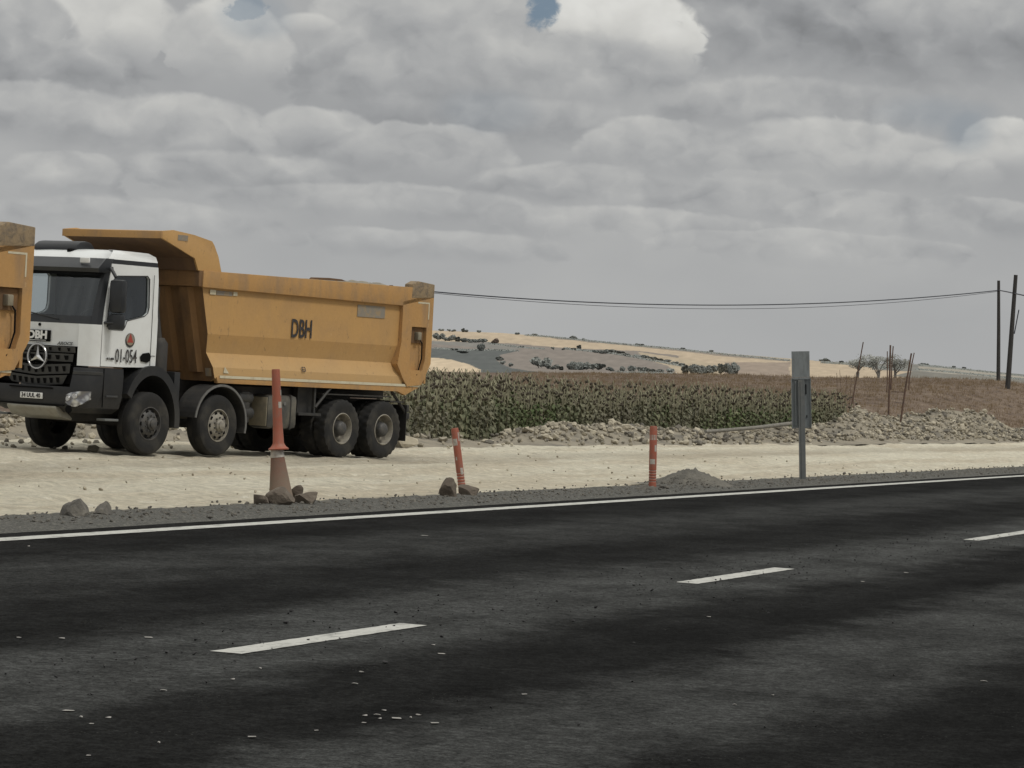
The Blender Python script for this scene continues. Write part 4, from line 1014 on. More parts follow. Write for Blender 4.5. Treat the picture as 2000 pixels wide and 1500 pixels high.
# rear frame with lamp pocket
def frame(s):
    mb = MB(); x1 = 1.262; x0 = 1.10
    ou = [(7.45, 3.10), (8.48, 3.30), (8.48, 1.90), (8.20, 1.47), (7.72, 1.43), (7.55, 1.60), (7.36, 1.86), (7.45, 2.30)]
    po = [(7.82, 2.60), (8.28, 2.60), (8.28, 2.10), (8.16, 1.80), (7.86, 1.80), (7.82, 1.9), (7.80, 2.1), (7.80, 2.3)]
    po = [(7.78, 2.62), (8.28, 2.62), (8.28, 1.98), (8.20, 1.76), (7.82, 1.76), (7.78, 1.82), (7.76, 1.95), (7.77, 2.30)]
    n = len(ou); vo = [mb.b.verts.new((s*x1, *q)) for q in ou]; vi = [mb.b.verts.new((s*x1, *q)) for q in po]; vb = [mb.b.verts.new((s*(x0+.07), *q)) for q in po]; vc = [mb.b.verts.new((s*x0, *q)) for q in ou]
    for i in range(n):
        j = (i+1) % n; mb.b.faces.new((vo[i], vo[j], vi[j], vi[i])); mb.b.faces.new((vi[i], vi[j], vb[j], vb[i])); mb.b.faces.new((vo[i], vo[j], vc[j], vc[i]))
    mb.b.faces.new(vb); mb.b.faces.new(vc)
    f = P('rear_frame', mb, 'yellow_dirty', bed, 25)
    mb = MB(); mb.box(min(s*1.17, s*1.20), max(s*1.17, s*1.20), 7.80, 8.26, 2.30, 2.60); P('pocket_shadow_plate', mb, 'dark_brown', f)  # dark plate, the pocket's upper shade put in as colour
    mb = MB(); mb.box(min(s*1.19, s*1.30), max(s*1.19, s*1.30), 7.96, 8.08, 2.36, 2.52, .02); P('side_lamp', mb, 'tank_end', f)
    mb = MB(); mb.tube([(s*1.20, 8.06, 2.45), (s*1.24, 8.18, 2.3), (s*1.24, 8.19, 2.0), (s*1.23, 8.12, 1.78), (s*1.255, 8.02, 1.66)], .014, 6); P('lamp_cable', mb, 'hole', f)
    return f
frame(1); frame(-1)
mb = MB(); mb.prism_y([(-1.2, 1.5), (1.2, 1.5), (1.24, 3.3), (-1.24, 3.3)], 8.36, 8.42); mb.prism_y([(-1.1, 1.38), (1.1, 1.38), (1.18, 1.9), (-1.18, 1.9)], 8.20, 8.30)
P('tailgate', mb, 'yellow_dirty', bed)
for s in (1, -1):
    mb = MB(); x0, x1 = (1.06, 1.268) if s > 0 else (-1.268, -1.06)
    mb.prism_x([(7.72, 3.18), (8.482, 3.22), (8.482, 3.49), (7.92, 3.53), (7.74, 3.46)], x0, x1, .02); P('hinge_block', mb, surf('caked_hinge_block', (.27, .20, .12), (.12, .10, .08), .9, 7, .85, bump=.02, bsc=14) if s > 0 else M['yellow_dirty'], bed)
for s in (1, -1):
    x0, x1 = (1.12, 1.23) if s > 0 else (-1.23, -1.12)
    mb = MB(); mb.prism_x([(4.55, 3.385), (4.60, 3.42), (5.05, 3.435), (5.45, 3.43), (5.6, 3.40)], x0, x1, .008); P('rail_cap', mb, 'stain_and_shade', bed)
mb = MB(); mb.box(1.2635, 1.266, 7.95, 8.34, 3.09, 3.12); mb.box(1.2635, 1.266, 8.31, 8.34, 2.78, 3.09); P('corner_marking', mb, 'pale', bed)
mb = MB(); mb.box(1.188, 1.192, 6.05, 6.95, 2.74, 2.97); P('grey_patch', mb, 'grey_patch', bed)
mb = MB(); mb.box(1.19, 1.20, 1.55, 1.72, 2.94, 3.03, .004); mb.box(1.19, 1.20, 2.22, 2.34, 2.95, 3.02, .004); P('side_plate', mb, 'pale', bed)
mb = MB(); mb.box(1.188, 1.193, 1.74, 2.2, 2.94, 3.02); P('dirt_smudge', mb, 'grey_patch', bed)
mb = MB(); mb.prism_x([(2.02, 1.52), (2.18, 1.52), (2.05, 1.64)], 1.2215, 1.225); P('warning_triangle', mb, 'pale', bed)
mb = MB(); mb.face([(1.03, fyz(1.45)-.02, 1.45), (1.17, fyz(1.45)-.02, 1.45), (1.17, fyz(1.60)-.02, 1.60), (1.03, fyz(1.60)-.02, 1.60)]); P('front_grey_plate', mb, 'grey_patch', bed)
text('DBH', .49, M['letter_black'], bed, loc=(1.197, 4.32, 2.41), rot=zt, sx=.66, bold=.007)
text('E3', .13, M['letter_black'], bed, loc=(1.218, 4.42, 1.66), rot=(pi/2-.3, 0, pi/2), sx=1.0, bold=.002)
# canopy over the cab
cp = [(.08, 3.87), (.09, 4.0), (.40, 4.035), (.98, 3.985), (1.49, 3.905), (1.56, 3.83), (1.69, 3.64), (1.80, 3.36), (1.12, 3.352), (1.03, 3.57)]
for x0, x1 in ((1.20, 1.235), (-1.11, -1.075)):
    mb = MB(); mb.prism_x(cp[:8]+[(1.6, 3.352), (1.13, 3.352), (1.03, 3.57)], x0, x1, .006); P('canopy_cheek', mb, 'yellow', bed)
mb = MB(); mb.prism_x([(.10, 3.88), (.12, 3.90), (1.05, 3.60), (1.16, 3.352), (1.12, 3.352), (1.02, 3.565)], -1.075, 1.2); P('canopy_underside', mb, 'stain_and_shade', bed)  # shade below the canopy is put into this dark brown colour
mb = MB(); mb.prism_x([(.10, 3.985), (.40, 4.02), (.98, 3.97), (1.48, 3.89), (1.48, 3.86), (.98, 3.94), (.40, 3.99), (.10, 3.96)], -1.075, 1.2); P('canopy_top', mb, 'yellow', bed)
mb = MB(); mb.box(-1.12, 1.24, .06, .10, 3.865, 3.995, .006); P('canopy_lip', mb, 'yellow_dirty', bed)
mb = MB(); mb.box(1.236, 1.24, .52, .80, 3.86, 3.96); P('canopy_plate', mb, 'grey_patch', bed)
# dusty stack behind the cab
mb = MB(); mb.lathe([(1.45, .001), (1.45, .17), (2.0, .17), (2.1, .1), (2.1, .001)], 'z', 20, (1.0, .42, 0)); mb.tube([(1.0, .42, 2.0), (.9, .4, 2.6), (.85, .45, 3.0)], .07, 10); P('air_intake', mb, 'chassis', smooth=40)
# the load: a thing of its own
V, Fc = [], []; ny, nx = 90, 24
for j in range(ny+1):
    y = 2.7+(8.1-2.7)*j/ny
    for i in range(nx+1):
        x = -1.02+2.04*i/nx; e = min(1, (1.04-abs(x))*3)
        top = float(np.interp(y, [1.5, 4.5, 4.9, 6, 7.6, 8.1], [2.6, 3.15, 3.38, 3.41, 3.46, 3.45]))
        u = abs(x)/1.02; V.append((x, y, top*1.0+.0-.55*u**2.5+fbm(x*3, y*3, 1, 4)*.12-(.5 if i in (0, nx) else 0)))
for j in range(ny):
    for i in range(nx): Fc.append((j*(nx+1)+i, j*(nx+1)+i+1, (j+1)*(nx+1)+i+1, (j+1)*(nx+1)+i))
ld = np_mesh('soil_load', V, Fc, surf('load_soil', (.20, .18, .145), (.30, .27, .21), .8, 3, .95), smooth=True); ld.location = tr.location; ld.rotation_euler = tr.rotation_euler
tag(ld, 'load of grey soil heaped in the yellow body of the truck with the white cab', 'soil load')
# second truck, only its tail in the photograph
t2 = copy_tree(tr); q = atY(68, 449, 44.3); org = Vector((q.x, q.y, 0))-tdv*8.482-tnv*1.25; t2.location = (org.x, org.y, 0)
tag(t2, 'dump truck cut off at the left edge, only its dusty yellow tail showing', 'dump truck')
def prune(o):
    for ch in list(o.children): prune(ch)
    if o.name.split('.')[0] == 'lettering' and o.parent and o.parent.name.startswith('tipper_body'): bpy.data.objects.remove(o)
prune(t2)

# ------------------------------------------------------------------ cone, posts, sign
def tilt_obj(o, px_top, py_top, px_bot, py_bot, base):
    """lean an object so that its axis runs between the two photograph points"""
    b_ = gnd(px_bot, py_bot); t = atY(px_top, py_top, b_.y); d = (t-b_); o.location = base or b_
    o.rotation_euler = (0, math.atan2(d.x, d.z), 0); return d.length, b_
cone = empty('traffic_cone'); L_, b_ = tilt_obj(cone, 541, 880, 550, 985, None); 
tag(cone, 'dirty red-brown traffic cone weighed down with rocks beside the road', 'traffic cone')
mb = MB(); mb.box(-.20, .20, -.20, .20, 0, .035, .01); P('cone_base', mb, 'cone_dirty', cone)
mb = MB(); mb.lathe([(.03, .175), (.05, .155), (.62, .082), (.70, .068), (.70, .001)], 'z', 32); P('cone_body', mb, 'cone_dirty', cone, 40)
mb = MB(); mb.lathe([(.59, .090), (.68, .078), (.70, .072)], 'z', 32); P('reflective_band', mb, 'reflect', cone, 40)
def patch(mb, z0, z1, a0, a1, r0, r1):
    n = 5
    for i in range(n):
        a, c = a0+(a1-a0)*i/n, a0+(a1-a0)*(i+1)/n; mb.face([(r0*cos(a), r0*sin(a), z0), (r0*cos(c), r0*sin(c), z0), (r1*cos(c), r1*sin(c), z1), (r1*cos(a), r1*sin(a), z1)])
dp = empty('delineator_post'); q0 = atY(544, 873, b_.y); q1 = atY(538.5, 721, b_.y); dp.location = q0; d = q1-q0; dp.rotation_euler = (0, math.atan2(d.x, d.z), 0); LL = d.length
tag(dp, 'red delineator post with flared foot stuck on top of the traffic cone', 'delineator post')
mb = MB(); mb.lathe([(-.035, .125), (-.02, .13), (.0, .10), (.025, .082), (.05, .070), (.30, .060), (LL-.25, .055), (LL-.02, .052), (LL, .048), (LL, .001)], 'z', 28); P('post_body', mb, 'orange', dp, 40)
mb = MB(); patch(mb, LL*.50, LL*.58, -1.2, -.3, .0595, .0595); patch(mb, LL*.66, LL*.73, -.5, .2, .0575, .0575); P('reflector_scrap', mb, 'reflect', dp)
def bollard(top, bot, label, seed):
    o = empty('delineator_post'); b_ = gnd(*bot); t = atY(*top, b_.y); d = t-b_; o.location = b_; o.rotation_euler = (0, math.atan2(d.x, d.z), 0); L = d.length
    r = 7.4*b_.y/F
    tag(o, label, 'delineator post')
    pr = [(0, r*1.12), (.03, r*1.08)]
    for i in range(5): z = .12+i*.045; pr += [(z, r), (z+.012, r*.86), (z+.024, r)]
    pr += [(L-.03, r), (L, r*.85), (L, .001)]
    mb = MB(); mb.lathe(pr, 'z', 24); P('post_body', mb, 'orange', o, 30)
    rr = r*1.015
    for (f0, f1, a0, a1) in ([(.74, .84, -2.6, -1.3), (.30, .40, -1.4, -.6), (.52, .57, -2.3, -1.9), (.80, .93, -.9, -.5)] if seed == 1 else [(.78, .86, -2.7, -.4), (.60, .70, -1.2, -.5), (.40, .48, -2.5, -1.0)]): mb = MB(); patch(mb, f0*L, f1*L, a0, a1, rr, rr); P('reflector_scrap', mb, 'reflect', o)
    mb = MB()
    for i in range(5): z = .12+i*.045; mb.lathe([(z+.008, r*.90), (z+.016, r*.90)], 'z', 20)
    P('grey_grooves', mb, 'reflect', o); return o
bollard((888, 836), (904, 966), 'orange delineator post leaning left, with torn white reflectors', 1)
bollard((1276.5, 832), (1274, 956), 'upright orange delineator post beside the gravel heap', 2)
# sign seen from behind
b_ = gnd(1568, 940); sg_ = empty('road_sign'); t = atY(1564, 690, b_.y); d = t-b_; sg_.location = b_; sg_.rotation_euler = (0, math.atan2(d.x, d.z), 0); S = b_.y/F; Lh = d.length
tag(sg_, 'grey metal back of a narrow road sign on a galvanised post', 'road sign')
mb = MB()   # C-section post
HP = (940-742)*S; mb.box(-.062, .062, -.022, -.014, 0, HP); mb.box(-.062, -.052, -.014, .06, 0, HP); mb.box(.052, .062, -.014, .06, 0, HP); mb.box(-.02, .02, -.034, -.023, 0, HP-.02); P('post', mb, 'galv_dark', sg_)
zb, zm, zt_ = (940-836)*S, (940-738)*S, (940-686)*S
mb = MB(); mb.box(-.175, .175, .065, .075, zm+.015, zt_); P('upper_panel', mb, 'galv', sg_)
mb = MB(); mb.box(-.19, .19, .065, .075, zb, zm-.005); up_ = P('lower_panel', mb, 'galv', sg_)
mb = MB(); mb.box(-.19, -.178, .02, .065, zb, zm-.005); mb.box(.178, .19, .02, .065, zb, zm-.005); mb.box(-.17, .17, .03, .0645, zm-.03, zm+.01); mb.box(-.12, -.10, .03, .064, zb+.05, zm-.06); P('panel_ribs', mb, 'galv', up_)
mb = MB(); mb.box(.085, .105, .050, .0648, zm-.32, zm-.12, .004); mb.box(.10, .112, .05, .0648, zb+.2, zb+.25); P('clamp', mb, 'hole', up_)

# fallen pole in the rubble
a = gnd(1382, 858); a = a*(113/a.y); b_ = gnd(1560, 855); b_ = b_*(122/b_.y)
a = atY(1378, 843, 97.5); b_ = atY(1556, 826, 108.5)
mb = MB(); mid = (a+b_)/2; mb.tube([a, mid-Vector((0, 0, .03)), b_], .052, 10, .07); o = P('fallen_pole', mb, 'log', smooth=40); o.parent = None; tag(o, 'grey wooden pole lying on the rubble left of the road sign', 'pole')
# stakes in the rubble
def stake(x0, y0, x1, y1, Y, r, label):
    a, b_ = atY(x1, y1, Y), atY(x0, y0, Y); mid = (a+b_)/2+Vector((random.uniform(-.02, .02), 0, 0)); mb = MB(); mb.tube([a-Vector((0, 0, .5)), a, mid, b_], r, 7, r*.75); o = P('stake', mb, 'stake', smooth=40); o.parent = None; tag(o, label, 'stake')
stake(1686, 668, 1656, 828, 131, .032, 'thin stake leaning right, leftmost of those in the rubble')
stake(1739, 674, 1735, 822, 133, .05, 'thick upright stake in the middle of the rubble')
stake(1744.5, 676, 1741, 740, 141, .035, 'stake directly behind the thick upright one, a little shorter')
stake(1733, 686, 1733, 745, 143, .03, 'short thin stake just left of the thick upright one')
stake(1780, 690, 1758, 830, 130, .048, 'thick stake leaning right, right of the upright stakes')
stake(1785.5, 689, 1776, 740, 139, .032, 'thin slanting stake behind the thick leaning one')
for i, (x0, y0, x1, y1) in enumerate([(1634, 728, 1637, 815), (1640, 722, 1645, 800), (1653, 732, 1651, 820), (1663, 735, 1658, 815), (1670, 730, 1666, 800)]):
    a, b_ = atY(x1, y1, 137), atY(x0, y0, 137); mb = MB(); mb.tube([a-Vector((0, 0, .6)), a, b_], .016, 5, .008)
    o = P('dead_stalk', mb, 'stake'); o.parent = None; tag(o, 'thin dead plant stalk between the sunflowers and the leaning stake', 'stalk', 'dead stalks beside the sunflowers')
mb = MB(); mb.tube([atY(1741, 765, 132), atY(1768, 766, 131)], .018, 5); o = P('tie_bar', mb, 'stake'); o.parent = None; tag(o, 'thin horizontal bar tying the upright stake to the leaning one', 'bar')
# power poles and cables
def upole(x0, y0, x1, y1, Y, r, label):
    a, b_ = atY(x1, y1, Y), atY(x0, y0, Y); d = b_-a; o = empty('utility_pole', a); tag(o, label, 'utility pole')
    mb = MB(); mb.tube([Vector((0, 0, -.6)), d*.5, d], r, 10, r*.72); P('pole_shaft', mb, 'wood_pole', o, 40); return o, a, b_
u1, _, top1 = upole(1950.5, 548, 1950.5, 743, 252, .17, 'straight upright wooden power pole, left one of the pair')
u2, _, top2 = upole(1984, 537, 1968, 755, 225, .20, 'wooden power pole leaning right near the picture edge')
mb = MB(); mb.box(-.14, .14, -.14, .14, 0, .5, .03); c1 = atY(1950.5, 566, 252)-u1.location; o = P('insulator', mb, 'wood_pole', u1); o.location = c1-Vector((0, 0, .3)); o.scale = (.6, .6, .6)
mb = MB(); mb.box(-.14, .14, -.14, .14, 0, .5, .03); c2 = atY(1981, 571, 225)-u2.location; o = P('insulator', mb, 'wood_pole', u2); o.location = c2-Vector((0, 0, .3)); o.scale = (.6, .6, .6)
mb = MB(); mb.tube([atY(1990, 605, 224)-u2.location, atY(1981, 652, 224)-u2.location], .04, 6); P('hanging_cable_end', mb, 'wire', u2)
def cable(pts, r, label, name='power_cable'):
    xs = np.linspace(pts[0][0], pts[-1][0], 60); P3 = []
    co = np.polyfit([p[0] for p in pts], [p[1] for p in pts], min(3, len(pts)-1))
    for x in xs: P3.append(atY(x, float(np.polyval(co, x)), float(np.interp(x, [pts[0][0], pts[-1][0]], [pts[0][2], pts[-1][2]]))))
    mb = MB(); mb.tube(P3, r, 6); o = P(name, mb, 'wire', smooth=60); o.parent = None; tag(o, label, 'cable'); return o
cable([(764, 561, 190), (848, 571, 197), (1000, 582, 208), (1200, 591.5, 219), (1480, 595.5, 231), (1700, 588, 241), (1950, 567, 252)], .042, 'thick black power cable sagging from the body of the truck to the upright pole')
cable([(764, 563, 192), (848, 573.5, 199), (1000, 586, 209), (1200, 598, 220), (1480, 603, 232), (1700, 594, 242), (1950, 569, 253)], .020, 'thin cable hanging just below the thick one left of the upright pole')
cable([(1951, 567, 252), (1965, 569.5, 238), (1981, 573, 225)], .045, 'short cable running between the two power poles')
cable([(1981, 573, 225), (2000, 577, 218), (2150, 600, 170)], .045, 'cable leaving the leaning pole towards the right picture edge')
hp_, _, _ = upole(764, 557, 764, 735, 190, .17, 'wooden power pole standing behind the yellow tipper body')

# ------------------------------------------------------------------ trees on the hill and by the brown field
def crown_mesh(seed, n, rx, rz, leaf_, lobes=6, holes=False):
    r = random.Random(seed); L = [(r.gauss(0, .42)*rx, r.gauss(0, .42)*rx, r.uniform(-.35, .55)*rz, r.uniform(.35, .6)) for _ in range(lobes)]
    V, Fc = [], []
    for _ in range(n):
        lx, ly, lz, lr = r.choice(L); u = Vector((r.gauss(0, 1), r.gauss(0, 1), r.gauss(0, 1))).normalized()*lr*(r.random()**.35)
        c = Vector((lx+u.x*rx, ly+u.y*rx, lz+u.z*rz)); a = Vector((r.gauss(0, 1), r.gauss(0, 1), r.gauss(0, 1))).normalized()*leaf_; b_ = a.orthogonal().normalized()*leaf_*.8
        k = len(V); V += [c-a*.5, c+b_*.5, c+a*.5, c-b_*.5]; Fc.append((k, k+1, k+2, k+3))
    return [tuple(v) for v in V], Fc
CR = []
for i in range(7):
    V, Fc = crown_mesh(i, 650, 1, .85, .5); me = bpy.data.meshes.new('crown'); me.from_pydata(V, [], Fc); CR.append(me)
mt = MB(); mt.tube([(0, 0, -.5), (0, 0, .6), (.05, 0, 1.0)], .09, 6, .05)
trunk_me = mt.build('trunk', M['bark']).data; bpy.data.objects.remove(bpy.data.objects['trunk'])
CRm = {}
def far_tree(px, py, wpx, hpx, mat, label, group, i):
    p, D = hill_pt(px, py); s = D/F; o = empty('tree', p); tag(o, label, 'tree', group)
    key = (i % 7, mat.name)
    if key not in CRm: CRm[key] = CR[i % 7].copy(); CRm[key].materials.append(mat)
    c = bpy.data.objects.new('crown', CRm[key]); C.objects.link(c); c.parent = o; c.location = (0, 0, hpx*s*.38); c.scale = (wpx*s*.66, wpx*s*.6, hpx*s*.66); c.rotation_euler = (0, 0, i*1.3)
    t = bpy.data.objects.new('trunk', trunk_me); C.objects.link(t); t.parent = o; t.scale = (wpx*s*.5, wpx*s*.5, hpx*s*.4)
g1 = 'trees in the valley row below the ploughed field'; lab1 = 'hazy dark green tree in the valley row behind the sunflowers'
row = [(1050, 719, 24, 22), (1069, 721, 16, 13), (1083, 722, 14, 11), (1094, 723, 10, 8), (1112, 722, 15, 13), (1122, 722, 18, 17), (1137, 723, 20, 18), (1157, 723, 16, 13), (1168, 723, 18, 14), (1190, 725, 14, 9), (1214, 725, 11, 10), (1233, 726, 14, 12), (1252, 727, 15, 11), (1270, 728, 14, 9), (1287, 729, 12, 8), (1308, 729, 14, 10)]
for i, (x, y, w, h) in enumerate(row): far_tree(x, y, w, h, M['tree_far'], lab1, g1, i)
g2 = 'rounded trees in the clump right of the pale field'; lab2 = 'rounded hazy tree in the dense clump on the right of the valley'
for i, (x, y, w, h) in enumerate([(1336, 730, 14, 18), (1350, 730, 15, 19), (1363, 731, 16, 20), (1378, 731, 15, 17), (1391, 731, 16, 18), (1406, 731, 17, 22), (1420, 731, 18, 23), (1433, 731, 18, 24)]): far_tree(x, y, w, h, M['tree_far'], lab2, g2, i+3)
g3 = 'trees of the hedge high on the hill behind the truck'; lab3 = 'dark tree in the hedge high on the hill beside the truck tail'
for i, (x, y, w, h) in enumerate([(850, 665, 14, 15), (866, 666, 10, 8), (878, 666, 14, 13), (889, 667, 12, 10), (901, 668, 13, 8), (914, 669, 12, 8), (927, 669, 12, 8), (940, 670, 12, 9)]): far_tree(x, y, w, h, M['tree_far'], lab3, g3, i)
far_tree(963, 672, 11, 12, M['tree_far_brown'], 'single brown tree standing alone on the golden hillside', None, 2)
far_tree(935, 685, 14, 14, M['tree_far'], 'dark round tree alone at the top of the dark field', None, 4)
g4 = 'shrubs along the field boundaries on the hill'; lab4 = 'small shrub on a field boundary of the far hillside'
sh = [(1014, 679, 6, 4), (1077, 683, 6, 6), (1097, 684, 5, 6), (1127, 682, 9, 9), (1116, 684, 10, 5), (1160, 689, 12, 6), (1175, 691, 14, 8), (1190, 691, 16, 9), (1206, 693, 15, 8), (1222, 696, 14, 7), (1240, 698, 14, 6), (1256, 700, 14, 7), (1270, 702, 13, 6), (1285, 705, 12, 6), (1300, 708, 12, 6), (980, 712, 10, 8), (995, 716, 10, 8), (972, 704, 14, 8), (900, 690, 16, 5), (885, 684, 12, 4), (1315, 712, 12, 7), (1330, 716, 12, 7)]
for i, (x, y, w, h) in enumerate(sh): far_tree(x, y, w, h, M['tree_far'], lab4, g4, i)
g5 = 'shrubs on the skyline of the hill'; lab5 = 'tiny shrub standing on the skyline of the far hill'
for i, x in enumerate([855, 873, 881, 899, 905, 930, 1005, 1040, 1110, 1116, 1135, 1240, 1244, 1330, 1385, 1600, 1608, 1615, 1640, 1800, 1806, 1860, 1880]):
    yy = interp(x, SKY)+1; far_tree(x, yy, 7 if x not in (1116, 1608, 1244) else 13, 5 if x not in (899, 1608, 1116) else 8, M['tree_far'], lab5, g5, i)
# hedge lines as ground-cover on the slope
ins_V, ins_F = [], []
def hedge(pts, h, dens):
    for (xa, ya), (xb, yb) in zip(pts, pts[1:]):
        nn = int(abs(xb-xa)*dens)
        for i in range(nn):
            t = random.random(); x, y = xa+(xb-xa)*t, ya+(yb-ya)*t+random.gauss(0, .4); p, D = hill_pt(x, y); s = D/F; c = p+Vector((0, 0, random.uniform(0, h)*s))
            a = Vector((random.gauss(0, 1), random.gauss(0, 1), random.gauss(0, 1))).normalized()*1.6*s; b2 = a.orthogonal().normalized()*1.3*s; k = len(ins_V)
            ins_V.extend([tuple(c-a), tuple(c+b2), tuple(c+a), tuple(c-b2)]); ins_F.append((k, k+1, k+2, k+3))
hedge([(1020, 655), (1082, 660), (1200, 672), (1300, 681), (1422, 694), (1540, 705)], 2.2, 5)
hedge([(1600, 709), (1650, 712), (1700, 718), (1760, 722)], 3.5, 8)
hedge([(1790, 713), (1877, 722), (1960, 731), (2010, 736)], 2, 6); hedge([(1785, 722), (1850, 727), (1950, 737), (2010, 743)], 2.2, 6)
hedge([(845, 681), (905, 684), (960, 684), (1010, 686)], 2, 6); hedge([(950, 671), (1016, 679), (1060, 682)], 1.5, 5); hedge([(1100, 682), (1200, 692), (1330, 716), (1345, 720)], 3, 8)
hedge([(1200, 727), (1320, 731)], 3, 4)
tag(np_mesh('hedgerows', ins_V, ins_F, M['tree_far']), 'low scrub hedgerows along the field boundaries of the hill', 'hedgerows', kind='stuff')
# open-crowned trees by the brown field
def open_tree(px, ptop, pbase, wpx, label, seed):
    Y = 275; b_ = atY(px, pbase, Y); s = Y/F; h = (pbase-ptop)*s; o = empty('tree', b_); tag(o, label, 'tree'); r = random.Random(seed)
    mb = MB(); tips = []
    for i in range(7):
        a = r.uniform(0, 2*pi); L = r.uniform(.2, .5)*wpx*s; t = Vector((L*cos(a), L*sin(a), h*r.uniform(.62, .92))); f = Vector((r.gauss(0, .05), 0, h*r.uniform(.12, .35)))
        mb.tube([(0, 0, -.8), f, (f+t)/2+Vector((r.gauss(0, .1), 0, 0)), t], .07, 5, .02); tips.append(t)
    P('trunk', mb, M['bark'], o, 40)
    V, Fc = [], []
    for t in tips:
        for q in range(3):
            c0 = t*(.8+.2*r.random())+Vector((r.gauss(0, .22), r.gauss(0, .22), r.gauss(0, .12)))
            for _ in range(46):
                c = c0+Vector((r.gauss(0, .20), r.gauss(0, .20), r.gauss(0, .11))); a = Vector((r.gauss(0, 1), r.gauss(0, 1), r.gauss(0, 1))).normalized()*.07; b2 = a.orthogonal().normalized()*.05; k = len(V); V += [tuple(c-a), tuple(c+b2), tuple(c+a), tuple(c-b2)]; Fc.append((k, k+1, k+2, k+3))
    np_mesh('crown', V, Fc, M['tree_mid'], o)
open_tree(1675, 692, 738, 44, 'open-crowned hazy tree, left of the three behind the stakes', 1)
open_tree(1715, 690, 740, 50, 'widest open-crowned hazy tree, middle of the three behind the stakes', 2)
open_tree(1748, 691, 741, 40, 'open-crowned hazy tree, right of the three behind the stakes', 3)

# ------------------------------------------------------------------ light and sky
SUN_EL, SUN_AZ = R(56), R(125)        # azimuth from +Y towards +X: high, right and behind the camera
sd = Vector((sin(SUN_AZ)*cos(SUN_EL), cos(SUN_AZ)*cos(SUN_EL), sin(SUN_EL)))
sl = bpy.data.lights.new('sun', 'SUN'); sl.energy = 1.5; sl.angle = R(11); sl.color = (1, .955, .88)
so = bpy.data.objects.new('sun', sl); C.objects.link(so); so.rotation_euler = sd.to_track_quat('Z', 'Y').to_euler()
w = bpy.data.worlds.new('World'); scene.world = w; w.use_nodes = True
k = NT(w.node_tree); bg = w.node_tree.nodes['Background']; bg.inputs[1].default_value = .1
sky = k.new('ShaderNodeTexSky', sky_type='NISHITA'); sky.sun_disc = False; sky.sun_elevation = SUN_EL; sky.sun_rotation = SUN_AZ; sky.dust_density = 2.5; sky.air_density = 1.2
g_ = k.new('ShaderNodeTexCoord').outputs['Generated']; sp = k.new('ShaderNodeSeparateXYZ'); k.l.new(g_, sp.inputs[0])
az = k.m('ARCTAN2', sp.outputs[0], sp.outputs[1]); el = k.m('ARCSINE', sp.outputs[2])
def vec(x, y, z=0.0):
    n = k.new('ShaderNodeCombineXYZ'); k.put(n.inputs[0], x); k.put(n.inputs[1], y); k.put(n.inputs[2], z); return n.outputs[0]
# flatten towards the horizon, rounder higher up
elw = k.m('MULTIPLY', k.m('POWER', k.m('MAXIMUM', k.m('ADD', el, .02), .0001), .75), 18.5)
pv = vec(k.m('MULTIPLY', az, 18), elw, 3.1)
wn = k.new('ShaderNodeTexNoise'); wn.inputs['Scale'].default_value = 3.2; wn.inputs['Detail'].default_value = 4; wn.inputs['Roughness'].default_value = .6; k.l.new(pv, wn.inputs['Vector'])
wv = k.new('ShaderNodeVectorMath', operation='MULTIPLY_ADD'); k.l.new(wn.outputs[1], wv.inputs[0]); wv.inputs[1].default_value = (.22, .20, 0); k.l.new(pv, wv.inputs[2]); pw = wv.outputs[0]
def off(v, d):
    n = k.new('ShaderNodeVectorMath', operation='ADD'); k.l.new(v, n.inputs[0]); n.inputs[1].default_value = d; return n.outputs[0]
nb = k.noise(off(pv, (7, 3, 0)), .45, 3, .5)
def dens(v, sc, det, rd):
    ri = k.new('ShaderNodeTexNoise', noise_type='RIDGED_MULTIFRACTAL'); k.l.new(v, ri.inputs['Vector']); ri.inputs['Scale'].default_value = sc*2.1; ri.inputs['Detail'].default_value = rd; ri.inputs['Roughness'].default_value = .5
    ri.inputs['Offset'].default_value = .9; ri.inputs['Gain'].default_value = 1.2
    return k.m('ADD', k.m('MULTIPLY', k.noise(v, sc, det, .52), .8), k.m('MULTIPLY', k.m('SUBTRACT', 1.0, k.m('MULTIPLY', ri.outputs[0], .62)), .16))
n0 = k.noise(pw, 1.1, 5, .55)
dA = dens(pw, 1.5, 7, 4); dA2 = dens(off(pw, (.07, .17, 0)), 1.5, 4, 3)
relief = k.m('MULTIPLY', k.m('SUBTRACT', dA, dA2), .42)
dB = k.m('SUBTRACT', dens(off(pw, (5, 9, 2)), 2.6, 6, 4), .46); dC = k.m('SUBTRACT', n0, .5)
L = k.m('ADD', .375, k.m('MULTIPLY', k.m('SUBTRACT', nb, .5), .30)); L = k.m('ADD', L, k.m('MULTIPLY', dC, .10))
def clamp(x): return k.m('ADD', x, 0.0, clamp=True)
def adir(px, py): d = cray(px, py).normalized(); return math.atan2(d.x, d.y), math.asin(d.z)
def blob(px, py, rx, ry, amp, rag=7.0, hi=2.0, lo=-.2, nz_=None):
    a, e = adir(px, py); dx = k.m('MULTIPLY', k.m('SUBTRACT', az, a), F/rx); dy = k.m('MULTIPLY', k.m('SUBTRACT', el, e), F/ry)
    dd = k.m('ADD', k.m('MULTIPLY', dx, dx), k.m('MULTIPLY', dy, dy)); dd = k.m('ADD', dd, k.m('MULTIPLY', k.m('SUBTRACT', nz_ or n0, .5), rag))
    return k.m('MULTIPLY', k.rng(dd, hi, lo), amp)
